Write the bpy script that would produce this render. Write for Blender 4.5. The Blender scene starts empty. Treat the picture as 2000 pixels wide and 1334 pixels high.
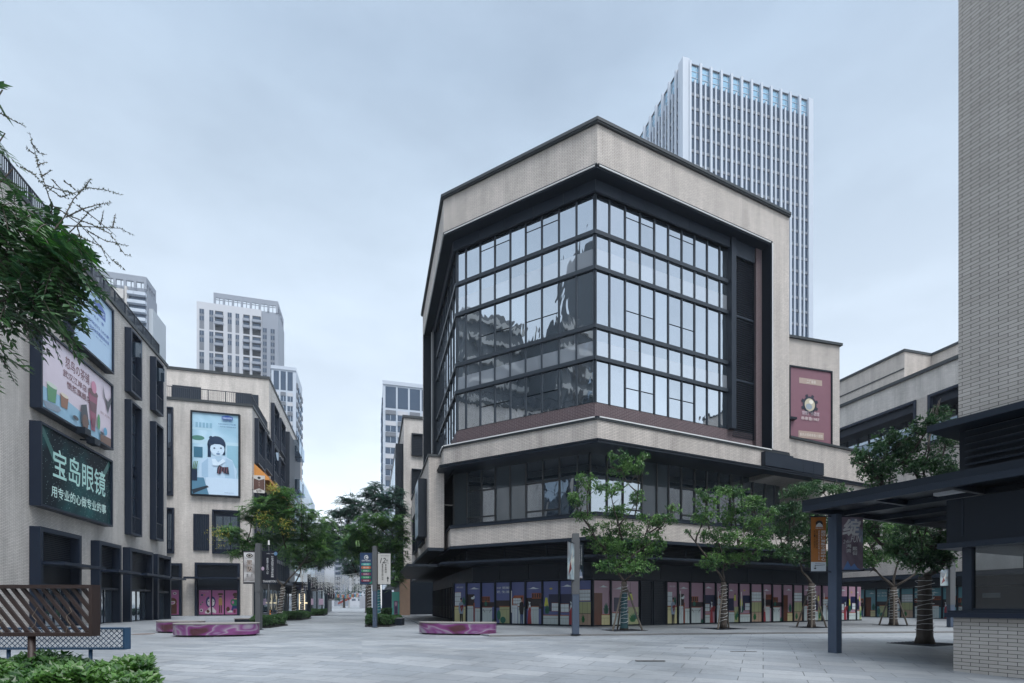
import bpy, bmesh, math, random
from mathutils import Vector, noise
from math import sin, cos, radians, pi

# ------------------------------------------------------------------ camera, sky, light
S = bpy.context.scene
CX, HZ, F, H = 1000.0, 1180.0, 1010.0, 1.3          # photo centre, horizon row, focal length in photo pixels, eye height
cam_d = bpy.data.cameras.new('camera'); cam = bpy.data.objects.new('camera', cam_d)
S.collection.objects.link(cam); S.camera = cam
cam.location = (0, 0, H); cam.rotation_euler = (pi/2, 0, 0)
cam_d.sensor_width = 36; cam_d.lens = F/2000*36; cam_d.shift_y = (HZ-667)/2000
cam_d.clip_start = .05; cam_d.clip_end = 3000
S.view_settings.view_transform = 'Standard'; S.view_settings.look = 'None'
S.view_settings.exposure = 1.05; S.view_settings.gamma = 1
SUN_EL, SUN_AZ = radians(60), radians(150)           # azimuth from +Y clockwise: behind the camera
W = bpy.data.worlds.new('World'); S.world = W; W.use_nodes = True
nt = W.node_tree; nt.nodes.clear()
def N(t, nt_, **k):
    n = nt_.nodes.new(t)
    for a, b in k.items():
        if a in n.inputs: n.inputs[a].default_value = b
        else: setattr(n, a, b)
    return n
out = N('ShaderNodeOutputWorld', nt)
sky = N('ShaderNodeTexSky', nt, sky_type='NISHITA', sun_disc=False, sun_elevation=SUN_EL, sun_rotation=SUN_AZ, air_density=1.2, dust_density=2.0)
bg1 = N('ShaderNodeBackground', nt, Strength=0.03)
nt.links.new(sky.outputs[0], bg1.inputs[0])
tc = N('ShaderNodeTexCoord', nt); sep = N('ShaderNodeSeparateXYZ', nt)
nt.links.new(tc.outputs['Generated'], sep.inputs[0])
ramp = N('ShaderNodeValToRGB', nt)
e = ramp.color_ramp.elements
e[0].position = 0.0; e[0].color = (.90, .94, .98, 1)
e[1].position = 1.0; e[1].color = (.95, .97, 1.0, 1)
for p, c in ((.12, (.84, .90, .96, 1)), (.35, (.67, .74, .795, 1)), (.58, (.47, .55, .62, 1)), (.72, (.35, .43, .51, 1)), (.79, (.36, .44, .52, 1))):
    x = ramp.color_ramp.elements.new(p); x.color = c
nt.links.new(sep.outputs[2], ramp.inputs[0])
mp = N('ShaderNodeMapping', nt); mp.inputs['Scale'].default_value = (1, 1, 2.6)
nt.links.new(tc.outputs['Generated'], mp.inputs[0])
nz = N('ShaderNodeTexNoise', nt, Scale=2.1, Detail=7.0, Roughness=.55)
nt.links.new(mp.outputs[0], nz.inputs['Vector'])
cr = N('ShaderNodeMapRange', nt); cr.inputs[1].default_value = .38; cr.inputs[2].default_value = .68
cr.inputs[3].default_value = .87; cr.inputs[4].default_value = 1.15
nt.links.new(nz.outputs[0], cr.inputs[0])
vm = N('ShaderNodeVectorMath', nt, operation='SCALE')
nt.links.new(ramp.outputs[0], vm.inputs[0]); nt.links.new(cr.outputs[0], vm.inputs['Scale'])
zb = N('ShaderNodeMapRange', nt, interpolation_type='SMOOTHSTEP'); zb.inputs[1].default_value = .66; zb.inputs[2].default_value = .88; zb.inputs[3].default_value = 0.0; zb.inputs[4].default_value = 1.0   # added brightening overhead and behind, kept out of view, to lift the walls
nt.links.new(sep.outputs[2], zb.inputs[0])
yb = N('ShaderNodeMapRange', nt, interpolation_type='SMOOTHSTEP'); yb.inputs[1].default_value = .55; yb.inputs[2].default_value = .25; yb.inputs[3].default_value = 0.0; yb.inputs[4].default_value = 3.4
nt.links.new(sep.outputs[1], yb.inputs[0]); zb0 = zb; zb = N('ShaderNodeMath', nt, operation='MULTIPLY_ADD'); zb.inputs[2].default_value = 1.0
nt.links.new(zb0.outputs[0], zb.inputs[0]); nt.links.new(yb.outputs[0], zb.inputs[1]); vz = N('ShaderNodeVectorMath', nt, operation='SCALE'); nt.links.new(vm.outputs[0], vz.inputs[0]); nt.links.new(zb.outputs[0], vz.inputs['Scale']); vm = vz
bg2 = N('ShaderNodeBackground', nt, Strength=.525)
nt.links.new(vm.outputs[0], bg2.inputs[0])
add = N('ShaderNodeAddShader', nt)
nt.links.new(bg1.outputs[0], add.inputs[0]); nt.links.new(bg2.outputs[0], add.inputs[1])
nt.links.new(add.outputs[0], out.inputs[0])
sd = bpy.data.lights.new('sun', 'SUN'); sd.energy = 1.2; sd.angle = radians(24); sd.color = (1, .97, .93)
so = bpy.data.objects.new('sun', sd); S.collection.objects.link(so)
sv = Vector((sin(SUN_AZ)*cos(SUN_EL), cos(SUN_AZ)*cos(SUN_EL), sin(SUN_EL)))
so.rotation_euler = (-sv).to_track_quat('-Z', 'Y').to_euler(); so.location = (0, 0, 60)

# ------------------------------------------------------------------ materials
def lin(h):
    h = h.lstrip('#'); r = []
    for i in (0, 2, 4):
        c = int(h[i:i+2], 16)/255
        r.append(c/12.92 if c <= .04045 else ((c+.055)/1.055)**2.4)
    return tuple(r)
MC = {}
def base_mat(name):
    m = bpy.data.materials.new(name); m.use_nodes = True
    return m, m.node_tree, m.node_tree.nodes['Principled BSDF']
def mat(name, col, rough=.6, var=.12, scale=3.0, bump=0.0, metal=0.0, emit=0.0, spec=.5):
    if name in MC: return MC[name]
    if isinstance(col, str): col = lin(col)
    m, t, b = base_mat(name)
    n = N('ShaderNodeTexNoise', t, Scale=scale, Detail=5.0, Roughness=.6)
    c = N('ShaderNodeTexCoord', t); t.links.new(c.outputs['Object'], n.inputs['Vector'])
    mx = N('ShaderNodeMix', t, data_type='RGBA')
    mx.inputs[6].default_value = tuple(x*(1-var) for x in col)+(1,)
    mx.inputs[7].default_value = tuple(min(1, x*(1+var)) for x in col)+(1,)
    t.links.new(n.outputs[0], mx.inputs[0]); t.links.new(mx.outputs[2], b.inputs['Base Color'])
    b.inputs['Roughness'].default_value = rough; b.inputs['Metallic'].default_value = metal
    b.inputs['Specular IOR Level'].default_value = spec
    if emit:
        b.inputs['Emission Color'].default_value = col+(1,); b.inputs['Emission Strength'].default_value = emit
    if bump:
        bp = N('ShaderNodeBump', t, Strength=bump, Distance=.02)
        t.links.new(n.outputs[0], bp.inputs['Height']); t.links.new(bp.outputs[0], b.inputs['Normal'])
    MC[name] = m; return m
def brick_mat(name, c1, c2, mortar, bw=.3, bh=.077, ms=.006, rough=.75, streak=.34):
    m, t, b = base_mat(name)
    uv = N('ShaderNodeUVMap', t)
    br = N('ShaderNodeTexBrick', t, Scale=1.0)
    br.inputs['Color1'].default_value = c1+(1,); br.inputs['Color2'].default_value = c2+(1,); br.inputs['Mortar'].default_value = mortar+(1,)
    br.inputs['Mortar Size'].default_value = ms; br.inputs['Mortar Smooth'].default_value = .15; br.inputs['Bias'].default_value = 0
    br.inputs['Brick Width'].default_value = bw; br.inputs['Row Height'].default_value = bh
    t.links.new(uv.outputs[0], br.inputs['Vector'])
    mp = N('ShaderNodeMapping', t); mp.inputs['Scale'].default_value = (.9, .12, 1)
    t.links.new(uv.outputs[0], mp.inputs[0])
    n = N('ShaderNodeTexNoise', t, Scale=1.3, Detail=6.0, Roughness=.62); t.links.new(mp.outputs[0], n.inputs['Vector'])
    mr = N('ShaderNodeMapRange', t); mr.inputs[1].default_value = .3; mr.inputs[2].default_value = .75
    mr.inputs[3].default_value = 1+streak*.25; mr.inputs[4].default_value = 1-streak
    t.links.new(n.outputs[0], mr.inputs[0])
    vmn = N('ShaderNodeVectorMath', t, operation='SCALE'); t.links.new(br.outputs['Color'], vmn.inputs[0]); t.links.new(mr.outputs[0], vmn.inputs['Scale'])
    t.links.new(vmn.outputs[0], b.inputs['Base Color']); b.inputs['Roughness'].default_value = rough
    bp = N('ShaderNodeBump', t, Strength=.5, Distance=.008); bp.invert = True
    t.links.new(br.outputs['Fac'], bp.inputs['Height']); t.links.new(bp.outputs[0], b.inputs['Normal'])
    MC[name] = m; return m
def glass_mat(name, tint, diff, mirror, wave=.5, scale=.55, rough=.02):
    """coated facade glass: a dark interior body under a strong mirror coat, panes slightly warped"""
    m, t, b = base_mat(name); t.nodes.remove(b)
    o = t.nodes['Material Output']
    uv = N('ShaderNodeUVMap', t)
    n = N('ShaderNodeTexNoise', t, Scale=scale, Detail=2.0, Roughness=.5, Distortion=.6); t.links.new(uv.outputs[0], n.inputs['Vector'])
    isl = N('ShaderNodeNewGeometry', t)
    hm = N('ShaderNodeMath', t, operation='MULTIPLY'); hm.inputs[1].default_value = 37.0
    t.links.new(isl.outputs['Random Per Island'], hm.inputs[0])
    cmb = N('ShaderNodeCombineXYZ', t); t.links.new(hm.outputs[0], cmb.inputs[2])
    mpg = N('ShaderNodeMapping', t); mpg.inputs['Scale'].default_value = (1.5, .6, 1); t.links.new(uv.outputs[0], mpg.inputs[0])
    va = N('ShaderNodeVectorMath', t, operation='ADD'); t.links.new(mpg.outputs[0], va.inputs[0]); t.links.new(cmb.outputs[0], va.inputs[1])
    n.noise_dimensions = '3D'; t.links.new(va.outputs[0], n.inputs['Vector'])
    bp = N('ShaderNodeBump', t, Strength=wave, Distance=.05); t.links.new(n.outputs[0], bp.inputs['Height'])
    g = N('ShaderNodeBsdfGlossy', t); g.inputs['Color'].default_value = tint+(1,); g.inputs['Roughness'].default_value = rough
    t.links.new(bp.outputs[0], g.inputs['Normal'])
    tv = N('ShaderNodeMapRange', t); tv.inputs[3].default_value = .86; tv.inputs[4].default_value = 1.04; t.links.new(isl.outputs['Random Per Island'], tv.inputs[0])
    ts = N('ShaderNodeVectorMath', t, operation='SCALE'); ts.inputs[0].default_value = tint; t.links.new(tv.outputs[0], ts.inputs['Scale']); t.links.new(ts.outputs[0], g.inputs['Color'])
    d = N('ShaderNodeBsdfDiffuse', t); d.inputs['Color'].default_value = diff+(1,)
    fr = N('ShaderNodeFresnel', t, IOR=1.5)
    ma = N('ShaderNodeMapRange', t); ma.inputs[1].default_value = 0.04; ma.inputs[2].default_value = .8; ma.inputs[3].default_value = mirror; ma.inputs[4].default_value = 1
    t.links.new(fr.outputs[0], ma.inputs[0])
    mx = N('ShaderNodeMixShader', t); t.links.new(ma.outputs[0], mx.inputs[0]); t.links.new(d.outputs[0], mx.inputs[1]); t.links.new(g.outputs[0], mx.inputs[2])
    t.links.new(mx.outputs[0], o.inputs[0]); MC[name] = m; return m
def leaf_mat(name, c1, c2, tr=.25, rough=.45):
    m, t, b = base_mat(name); o = t.nodes['Material Output']
    g = N('ShaderNodeNewGeometry', t); r = N('ShaderNodeValToRGB', t)
    r.color_ramp.elements[0].color = c1+(1,); r.color_ramp.elements[1].color = c2+(1,)
    r.color_ramp.elements[0].position = .25
    n = N('ShaderNodeTexNoise', t, Scale=1.6, Detail=3.0)
    c = N('ShaderNodeTexCoord', t); t.links.new(c.outputs['Object'], n.inputs['Vector'])
    a = N('ShaderNodeMath', t, operation='MULTIPLY_ADD'); a.inputs[1].default_value = .45
    s2 = N('ShaderNodeMath', t, operation='MULTIPLY_ADD'); s2.inputs[1].default_value = 1.5; s2.inputs[2].default_value = -.5
    t.links.new(n.outputs[0], s2.inputs[0])
    t.links.new(g.outputs['Random Per Island'], a.inputs[0]); t.links.new(s2.outputs[0], a.inputs[2])
    t.links.new(a.outputs[0], r.inputs[0]); t.links.new(r.outputs[0], b.inputs['Base Color'])
    b.inputs['Roughness'].default_value = rough; b.inputs['Specular IOR Level'].default_value = .4
    tl = N('ShaderNodeBsdfTranslucent', t); t.links.new(r.outputs[0], tl.inputs[0])
    mx = N('ShaderNodeMixShader', t); mx.inputs[0].default_value = tr
    t.links.new(b.outputs[0], mx.inputs[1]); t.links.new(tl.outputs[0], mx.inputs[2]); t.links.new(mx.outputs[0], o.inputs[0])
    MC[name] = m; return m

BRICK = brick_mat('cream_brick', (.56, .515, .475), (.49, .452, .42), (.20, .18, .17), ms=.008)
BRICKL = brick_mat('lifted_cream_brick', (.66, .625, .59), (.58, .548, .515), (.22, .20, .19), ms=.008)  # cream brick, colour raised to stand in for light missing on these blocks
BRICKN = brick_mat('grey_cream_brick', (.43, .41, .385), (.37, .35, .325), (.05, .05, .052), ms=.0055, streak=.15)
RBRICK = brick_mat('plum_brick', (.090, .056, .064), (.072, .046, .054), (.22, .19, .195), ms=.007, streak=.1)
METAL = mat('dark_slate_metal', (.012, .019, .031), .45, .1, .8, spec=.3)
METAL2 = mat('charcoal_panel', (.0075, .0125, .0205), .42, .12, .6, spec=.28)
METALB = mat('navy_frame_metal', (.009, .016, .032), .42, .1, .8, spec=.3)
MULL = mat('mullion_metal', (.026, .035, .047), .42, .1, .8, spec=.35)
GREYM = mat('slate_post_metal', (.045, .066, .105), .45, .08, 1.5)
GREYP = mat('grey_post_metal', (.075, .080, .086), .5, .08, 1.5)
COPE = mat('coping_metal', (.022, .028, .032), .5, .2, 2)
LEDW = mat('pale_light_tube', (.62, .63, .63), .4, .05)
DARK = mat('dark_interior', (.008, .010, .013), .8, .2)
GLASS = glass_mat('coated_facade_glass', (.80, .85, .90), (.03, .045, .06), .72, .24, .75)
GLASSD = glass_mat('dark_shop_glass', (.70, .76, .82), (.06, .085, .11), .52, .26, .7)
GLASSB = glass_mat('blue_window_glass', (.6, .7, .8), (.025, .042, .062), .42, .12, .6)
SPAN = glass_mat('pale_spandrel_glass', (.84, .88, .92), (.34, .38, .43), .55, .34, .5)
CONC = mat('pale_concrete', (.42, .41, .40), .8, .1, 1)
BARK = mat('rough_bark', (.055, .045, .038), .9, .4, 9, .8)
WIRE = mat('white_light_string', (.55, .56, .56), .5, .05)

# ------------------------------------------------------------------ scene tree helpers
def put(o, parent=None):
    S.collection.objects.link(o)
    if parent is not None: o.parent = parent
    return o
def tag(o, label=None, cat=None, group=None, kind=None):
    if label: o['label'] = label
    if cat: o['category'] = cat
    if group: o['group'] = group
    if kind: o['kind'] = kind
    return o
def thing(name, label, cat, loc=(0, 0, 0), group=None, rz=0):
    o = bpy.data.objects.new(name, None); o.location = loc; o.rotation_euler = (0, 0, rz); o.empty_display_size = .3
    put(o); return tag(o, label, cat, group)
def root_loc(o):
    v = Vector((0, 0, 0))
    while o is not None: v += o.location; o = o.parent
    return v
class MB:
    def __init__(s): s.V = []; s.F = []; s.M = []; s.mats = []
    def mi(s, m):
        if m not in s.mats: s.mats.append(m)
        return s.mats.index(m)
    def face(s, pts, m):
        i = len(s.V); s.V += [tuple(p) for p in pts]; s.F.append(list(range(i, i+len(pts)))); s.M.append(s.mi(m))
    def solid(s, pts, faces, m):
        i = len(s.V); s.V += [tuple(p) for p in pts]; k = s.mi(m)
        for f in faces: s.F.append([i+j for j in f]); s.M.append(k)
    def hexa(s, p, m): s.solid(p, ((0, 3, 2, 1), (4, 5, 6, 7), (0, 1, 5, 4), (1, 2, 6, 5), (2, 3, 7, 6), (3, 0, 4, 7)), m)
    def box(s, x0, x1, y0, y1, z0, z1, m):
        s.hexa([(x0, y0, z0), (x1, y0, z0), (x1, y1, z0), (x0, y1, z0), (x0, y0, z1), (x1, y0, z1), (x1, y1, z1), (x0, y1, z1)], m)
    def prism(s, poly, z0, z1, m, mtop=None):
        n = len(poly); i = len(s.V); k = s.mi(m); kt = s.mi(mtop or m)
        s.V += [(p[0], p[1], z0) for p in poly]+[(p[0], p[1], z1) for p in poly]
        for a in range(n):
            b = (a+1) % n; s.F.append([i+a, i+b, i+n+b, i+n+a]); s.M.append(k)
        s.F.append([i+a for a in range(n)][::-1]); s.M.append(kt); s.F.append([i+n+a for a in range(n)]); s.M.append(kt)
    def tube(s, pts, r, m, n=8, caps=True):
        if isinstance(r, (int, float)): r = [r]*len(pts)
        pts = [Vector(p) for p in pts]; i = len(s.V); k = s.mi(m); prev = None
        for a, p in enumerate(pts):
            d = (pts[min(a+1, len(pts)-1)]-pts[max(a-1, 0)])
            if d.length < 1e-9: d = Vector((0, 0, 1))
            d.normalize()
            if prev is None: x = d.orthogonal().normalized()
            else:
                x = prev-d*prev.dot(d)
                x = x.normalized() if x.length > 1e-6 else d.orthogonal().normalized()
            prev = x; y = d.cross(x)
            for j in range(n):
                t = 2*pi*j/n; s.V.append(tuple(p+(x*cos(t)+y*sin(t))*r[a]))
        for a in range(len(pts)-1):
            for j in range(n):
                b = (j+1) % n; s.F.append([i+a*n+j, i+a*n+b, i+(a+1)*n+b, i+(a+1)*n+j]); s.M.append(k)
        if caps:
            s.F.append([i+j for j in range(n)][::-1]); s.M.append(k)
            q = i+(len(pts)-1)*n; s.F.append([q+j for j in range(n)]); s.M.append(k)
    def build(s, name, parent=None, smooth=False, recalc=True, label=None):
        me = bpy.data.meshes.new(name); off = root_loc(parent)
        V = [(a-off.x, b-off.y, c-off.z) for a, b, c in s.V] if parent is not None and not getattr(s, 'local', False) else s.V
        me.from_pydata(V, [], s.F)
        for m in s.mats: me.materials.append(m)
        me.polygons.foreach_set('material_index', s.M)
        if recalc:
            bm = bmesh.new(); bm.from_mesh(me); bmesh.ops.recalc_face_normals(bm, faces=bm.faces); bm.to_mesh(me); bm.free()
        me.update()
        uv = me.uv_layers.new(name='UVMap').data; co = [v.co for v in me.vertices]; ox = off
        for p in me.polygons:
            nx, ny, nz_ = p.normal
            if abs(nz_) > .7:
                for li in p.loop_indices:
                    c = co[me.loops[li].vertex_index]; uv[li].uv = (c.x+ox.x, c.y+ox.y)
            else:
                l = math.hypot(nx, ny) or 1; tx, ty = -ny/l, nx/l
                for li in p.loop_indices:
                    c = co[me.loops[li].vertex_index]; uv[li].uv = ((c.x+ox.x)*tx+(c.y+ox.y)*ty, c.z+ox.z)
        if smooth: me.polygons.foreach_set('use_smooth', [True]*len(me.polygons))
        o = bpy.data.objects.new(name, me); put(o, parent)
        if label: o['label'] = label
        return o
def D2(deg): return (sin(radians(deg)), cos(radians(deg)))
class Wall:
    """vertical plane: origin at its left end seen from outside, u runs to the right, v outwards, z up"""
    def __init__(s, x, y, deg):
        s.o = (x, y); s.d = D2(deg); s.n = (s.d[1], -s.d[0]); s.deg = deg
    def p(s, u, v, z): return (s.o[0]+u*s.d[0]+v*s.n[0], s.o[1]+u*s.d[1]+v*s.n[1], z)
    def u(s, px, v=0):
        k = (px-CX)/F; ox = s.o[0]+v*s.n[0]; oy = s.o[1]+v*s.n[1]
        return (k*oy-ox)/(s.d[0]-k*s.d[1])
    def z(s, u, py, v=0):
        return H+(HZ-py)*(s.o[1]+u*s.d[1]+v*s.n[1])/F
    def zp(s, px, py, v=0): return s.z(s.u(px, v), py, v)
    def box(s, mb, u0, u1, v0, v1, z0, z1, m):
        mb.hexa([s.p(u0, v0, z0), s.p(u1, v0, z0), s.p(u1, v1, z0), s.p(u0, v1, z0), s.p(u0, v0, z1), s.p(u1, v0, z1), s.p(u1, v1, z1), s.p(u0, v1, z1)], m)
    def plate(s, mb, pts, v0, v1, m):
        n = len(pts); i = len(mb.V); k = mb.mi(m)
        mb.V += [s.p(a, v0, b) for a, b in pts]+[s.p(a, v1, b) for a, b in pts]
        for a in range(n):
            b = (a+1) % n; mb.F.append([i+a, i+b, i+n+b, i+n+a]); mb.M.append(k)
        mb.F.append([i+a for a in range(n)]); mb.M.append(k); mb.F.append([i+n+a for a in range(n)]); mb.M.append(k)
    def rim(s, mb, u0, u1, v0, v1, z0, z1, t, m, tb=None, tt=None):
        """rectangular frame of four butted bars"""
        tb = t if tb is None else tb; tt = t if tt is None else tt
        s.box(mb, u0, u0+t, v0, v1, z0, z1, m); s.box(mb, u1-t, u1, v0, v1, z0, z1, m)
        if tt > 0: s.box(mb, u0+t, u1-t, v0, v1, z1-tt, z1, m)
        if tb > 0: s.box(mb, u0+t, u1-t, v0, v1, z0, z0+tb, m)
def G(px, py, z=0.0):
    """ground point seen at photo position"""
    Y = (H-z)*F/(py-HZ); return ((px-CX)/F*Y, Y, z)
def AT(px, Y): return ((px-CX)/F*Y, Y)
def line_x(a, b):
    (x1, y1), (dx1, dy1) = a; (x2, y2), (dx2, dy2) = b
    t = ((x2-x1)*dy2-(y2-y1)*dx2)/(dx1*dy2-dy1*dx2); return (x1+dx1*t, y1+dy1*t)
def inset(lines, offs):
    """polygon from ordered lines (point, dir); positive offset moves a line inwards (to the right-hand side of its direction)"""
    L = []
    for ((x, y), d), o in zip(lines, offs): L.append(((x+d[1]*o, y-d[0]*o), d))
    n = len(L); return [line_x(L[i-1], L[i]) for i in range(n)]

# text ------------------------------------------------------------------
TX = {}
def glyphs(body, bold=0.0, shear=0.0):
    k = (body, bold, shear)
    if k in TX: return TX[k]
    cu = bpy.data.curves.new('t', 'FONT'); cu.body = body; cu.size = 1; cu.resolution_u = 2; cu.offset = bold; cu.shear = shear; cu.fill_mode = 'FRONT'
    ob = bpy.data.objects.new('t', cu); me = bpy.data.meshes.new_from_object(ob)
    V = [(v.co.x, v.co.y) for v in me.vertices]; Fc = [list(p.vertices) for p in me.polygons]
    bpy.data.objects.remove(ob); bpy.data.curves.remove(cu); bpy.data.meshes.remove(me)
    if V:
        x0 = min(v[0] for v in V); x1 = max(v[0] for v in V); y0 = min(v[1] for v in V); y1 = max(v[1] for v in V)
    else: x0 = y0 = 0; x1 = y1 = 1
    TX[k] = (V, Fc, x0, max(x1, x0+1e-3), y0, max(y1, y0+1e-3)); return TX[k]
class Panel:
    """flat printed sheet on a wall: shapes in 0..1 coordinates, each layer a little prouder than the last"""
    def __init__(s, wall, u0, u1, z0, z1, v, mb, step=.004):
        s.w, s.u0, s.u1, s.z0, s.z1, s.v, s.mb, s.step = wall, u0, u1, z0, z1, v, mb, step
    def P(s, x, y): return s.w.p(s.u0+(s.u1-s.u0)*x, s.v, s.z0+(s.z1-s.z0)*y)
    def poly(s, pts, m, lay=True):
        if lay: s.v += s.step
        s.mb.face([s.P(x, y) for x, y in pts], m)
    def rect(s, x0, y0, x1, y1, m, lay=True): s.poly([(x0, y0), (x1, y0), (x1, y1), (x0, y1)], m, lay)
    def ell(s, cx, cy, rx, ry, m, a0=0, a1=360, lay=True, n=18):
        s.poly([(cx+rx*cos(radians(a0+(a1-a0)*i/n)), cy+ry*sin(radians(a0+(a1-a0)*i/n))) for i in range(n+(0 if a1-a0 >= 360 else 1))], m, lay)
    def line(s, x0, y0, x1, y1, w, m, lay=True):
        asp = (s.z1-s.z0)/(s.u1-s.u0); dx, dy = x1-x0, (y1-y0)*asp; l = math.hypot(dx, dy) or 1
        nx, ny = -dy/l*w/2, dx/l*w/2/asp
        s.poly([(x0+nx, y0+ny), (x1+nx, y1+ny), (x1-nx, y1-ny), (x0-nx, y0-ny)], m, lay)
    def text(s, body, x0, y0, x1, y1, m, bold=.0, shear=0.0, vertical=False):
        s.v += s.step
        if vertical:
            n = len(body); h = (y1-y0)/n
            for i, ch in enumerate(body):
                if ch != ' ': s._t(ch, x0, y1-(i+.93)*h, x1, y1-(i+.07)*h, m, bold, shear)
        else: s._t(body, x0, y0, x1, y1, m, bold, shear)
    def _t(s, body, x0, y0, x1, y1, m, bold, shear):
        V, Fc, a0, a1, b0, b1 = glyphs(body, bold, shear); i = len(s.mb.V); k = s.mb.mi(m)
        s.mb.V += [s.P(x0+(x-a0)/(a1-a0)*(x1-x0), y0+(y-b0)/(b1-b0)*(y1-y0)) for x, y in V]
        for f in Fc: s.mb.F.append([i+j for j in f]); s.mb.M.append(k)
def cm(h, rough=.28, var=.04): return mat('print_'+h.lstrip('#'), h, rough, var, 2)

# ------------------------------------------------------------------ ground
def gz(y):
    t = max(0, min(1, (14.5-y)/4.5)); return -.16*t*t*(3-2*t)
ST = -15.2                                           # street direction, degrees from +Y
def paving(name, c1, c2, joint, bw, bh, rot, ms=.006, tone=(.75, 1.2), rough=.5):
    m, t, b = base_mat(name)
    tc = N('ShaderNodeTexCoord', t); mp = N('ShaderNodeMapping', t); mp.inputs['Rotation'].default_value = (0, 0, radians(rot))
    t.links.new(tc.outputs['Object'], mp.inputs[0])
    br = N('ShaderNodeTexBrick', t, Scale=1.0); br.offset = .37; br.offset_frequency = 2
    br.inputs['Color1'].default_value = c1+(1,); br.inputs['Color2'].default_value = c2+(1,); br.inputs['Mortar'].default_value = joint+(1,)
    br.inputs['Mortar Size'].default_value = ms; br.inputs['Mortar Smooth'].default_value = .3
    br.inputs['Brick Width'].default_value = bw; br.inputs['Row Height'].default_value = bh
    t.links.new(mp.outputs[0], br.inputs['Vector'])
    n = N('ShaderNodeTexNoise', t, Scale=.22, Detail=8.0, Roughness=.6); t.links.new(tc.outputs['Object'], n.inputs['Vector'])
    mr = N('ShaderNodeMapRange', t); mr.inputs[1].default_value = .3; mr.inputs[2].default_value = .7; mr.inputs[3].default_value = tone[0]; mr.inputs[4].default_value = tone[1]
    t.links.new(n.outputs[0], mr.inputs[0])
    n2 = N('ShaderNodeTexNoise', t, Scale=9.0, Detail=6.0, Roughness=.7); t.links.new(mp.outputs[0], n2.inputs['Vector'])
    mr2 = N('ShaderNodeMapRange', t); mr2.inputs[1].default_value = .3; mr2.inputs[2].default_value = .7; mr2.inputs[3].default_value = .9; mr2.inputs[4].default_value = 1.08
    t.links.new(n2.outputs[0], mr2.inputs[0])
    mu = N('ShaderNodeMath', t, operation='MULTIPLY'); t.links.new(mr.outputs[0], mu.inputs[0]); t.links.new(mr2.outputs[0], mu.inputs[1])
    n3 = N('ShaderNodeTexNoise', t, Scale=1.1, Detail=9.0, Roughness=.75, Distortion=.5); t.links.new(tc.outputs['Object'], n3.inputs['Vector'])
    mr3 = N('ShaderNodeMapRange', t); mr3.inputs[1].default_value = .56; mr3.inputs[2].default_value = .72; mr3.inputs[3].default_value = 1.0; mr3.inputs[4].default_value = .70
    t.links.new(n3.outputs[0], mr3.inputs[0]); mu0 = mu; mu = N('ShaderNodeMath', t, operation='MULTIPLY'); t.links.new(mu0.outputs[0], mu.inputs[0]); t.links.new(mr3.outputs[0], mu.inputs[1])
    v = N('ShaderNodeVectorMath', t, operation='SCALE'); t.links.new(br.outputs[0], v.inputs[0]); t.links.new(mu.outputs[0], v.inputs['Scale'])
    t.links.new(v.outputs[0], b.inputs['Base Color'])
    rr = N('ShaderNodeMapRange', t); rr.inputs[1].default_value = .35; rr.inputs[2].default_value = .65; rr.inputs[3].default_value = rough-.12; rr.inputs[4].default_value = rough+.15
    t.links.new(n.outputs[0], rr.inputs[0]); t.links.new(rr.outputs[0], b.inputs['Roughness'])
    bp = N('ShaderNodeBump', t, Strength=.35, Distance=.004); bp.invert = True; t.links.new(br.outputs['Fac'], bp.inputs['Height'])
    t.links.new(bp.outputs[0], b.inputs['Normal']); MC[name] = m; return m
PAVE = paving('granite_paving', (.235, .252, .27), (.168, .188, .21), (.065, .072, .077), 1.2, .4, 15.2, ms=.010, tone=(.75, 1.2))
PAVE2 = paving('large_granite_slabs', (.235, .252, .27), (.17, .19, .212), (.052, .057, .062), 1.2, .6, 25.9, ms=.009, tone=(.75, 1.2))
PAVE3 = paving('pavement_slabs', (.18, .195, .21), (.155, .17, .185), (.10, .11, .12), .6, .6, 25.9)
KERB = mat('kerb_granite', (.17, .17, .17), .7, .3, 2)
g = MB()
ys = [-60, -10, 4]+[4+.5*i for i in range(1, 23)]+[30, 60, 120, 400, 515]
for a, b in zip(ys[:-1], ys[1:]):
    g.face([(-500, a, gz(a)), (500, a, gz(a)), (500, b, gz(b)), (-500, b, gz(b))], PAVE)
tag(g.build('ground', recalc=False), kind='structure')
# the larger slabs in the foreground and right, laid 4 mm above
g = MB(); yy = [2, 4, 6, 8, 10, 10.3, 10.8, 11.3, 11.8, 12.3, 12.8, 13.3, 13.8, 14.3, 15, 18, 21, 26, 34]
for a, b in zip(yy[:-1], yy[1:]):
    la, lb = (-9, -9) if b <= 10.3 else (-.29*a, -.29*b)
    g.face([(la, a, gz(a)+.004), (60, a, gz(a)+.004), (60, b, gz(b)+.004), (lb, b, gz(b)+.004)], PAVE2)
tag(g.build('plaza_slabs', recalc=False), kind='structure')
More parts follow.
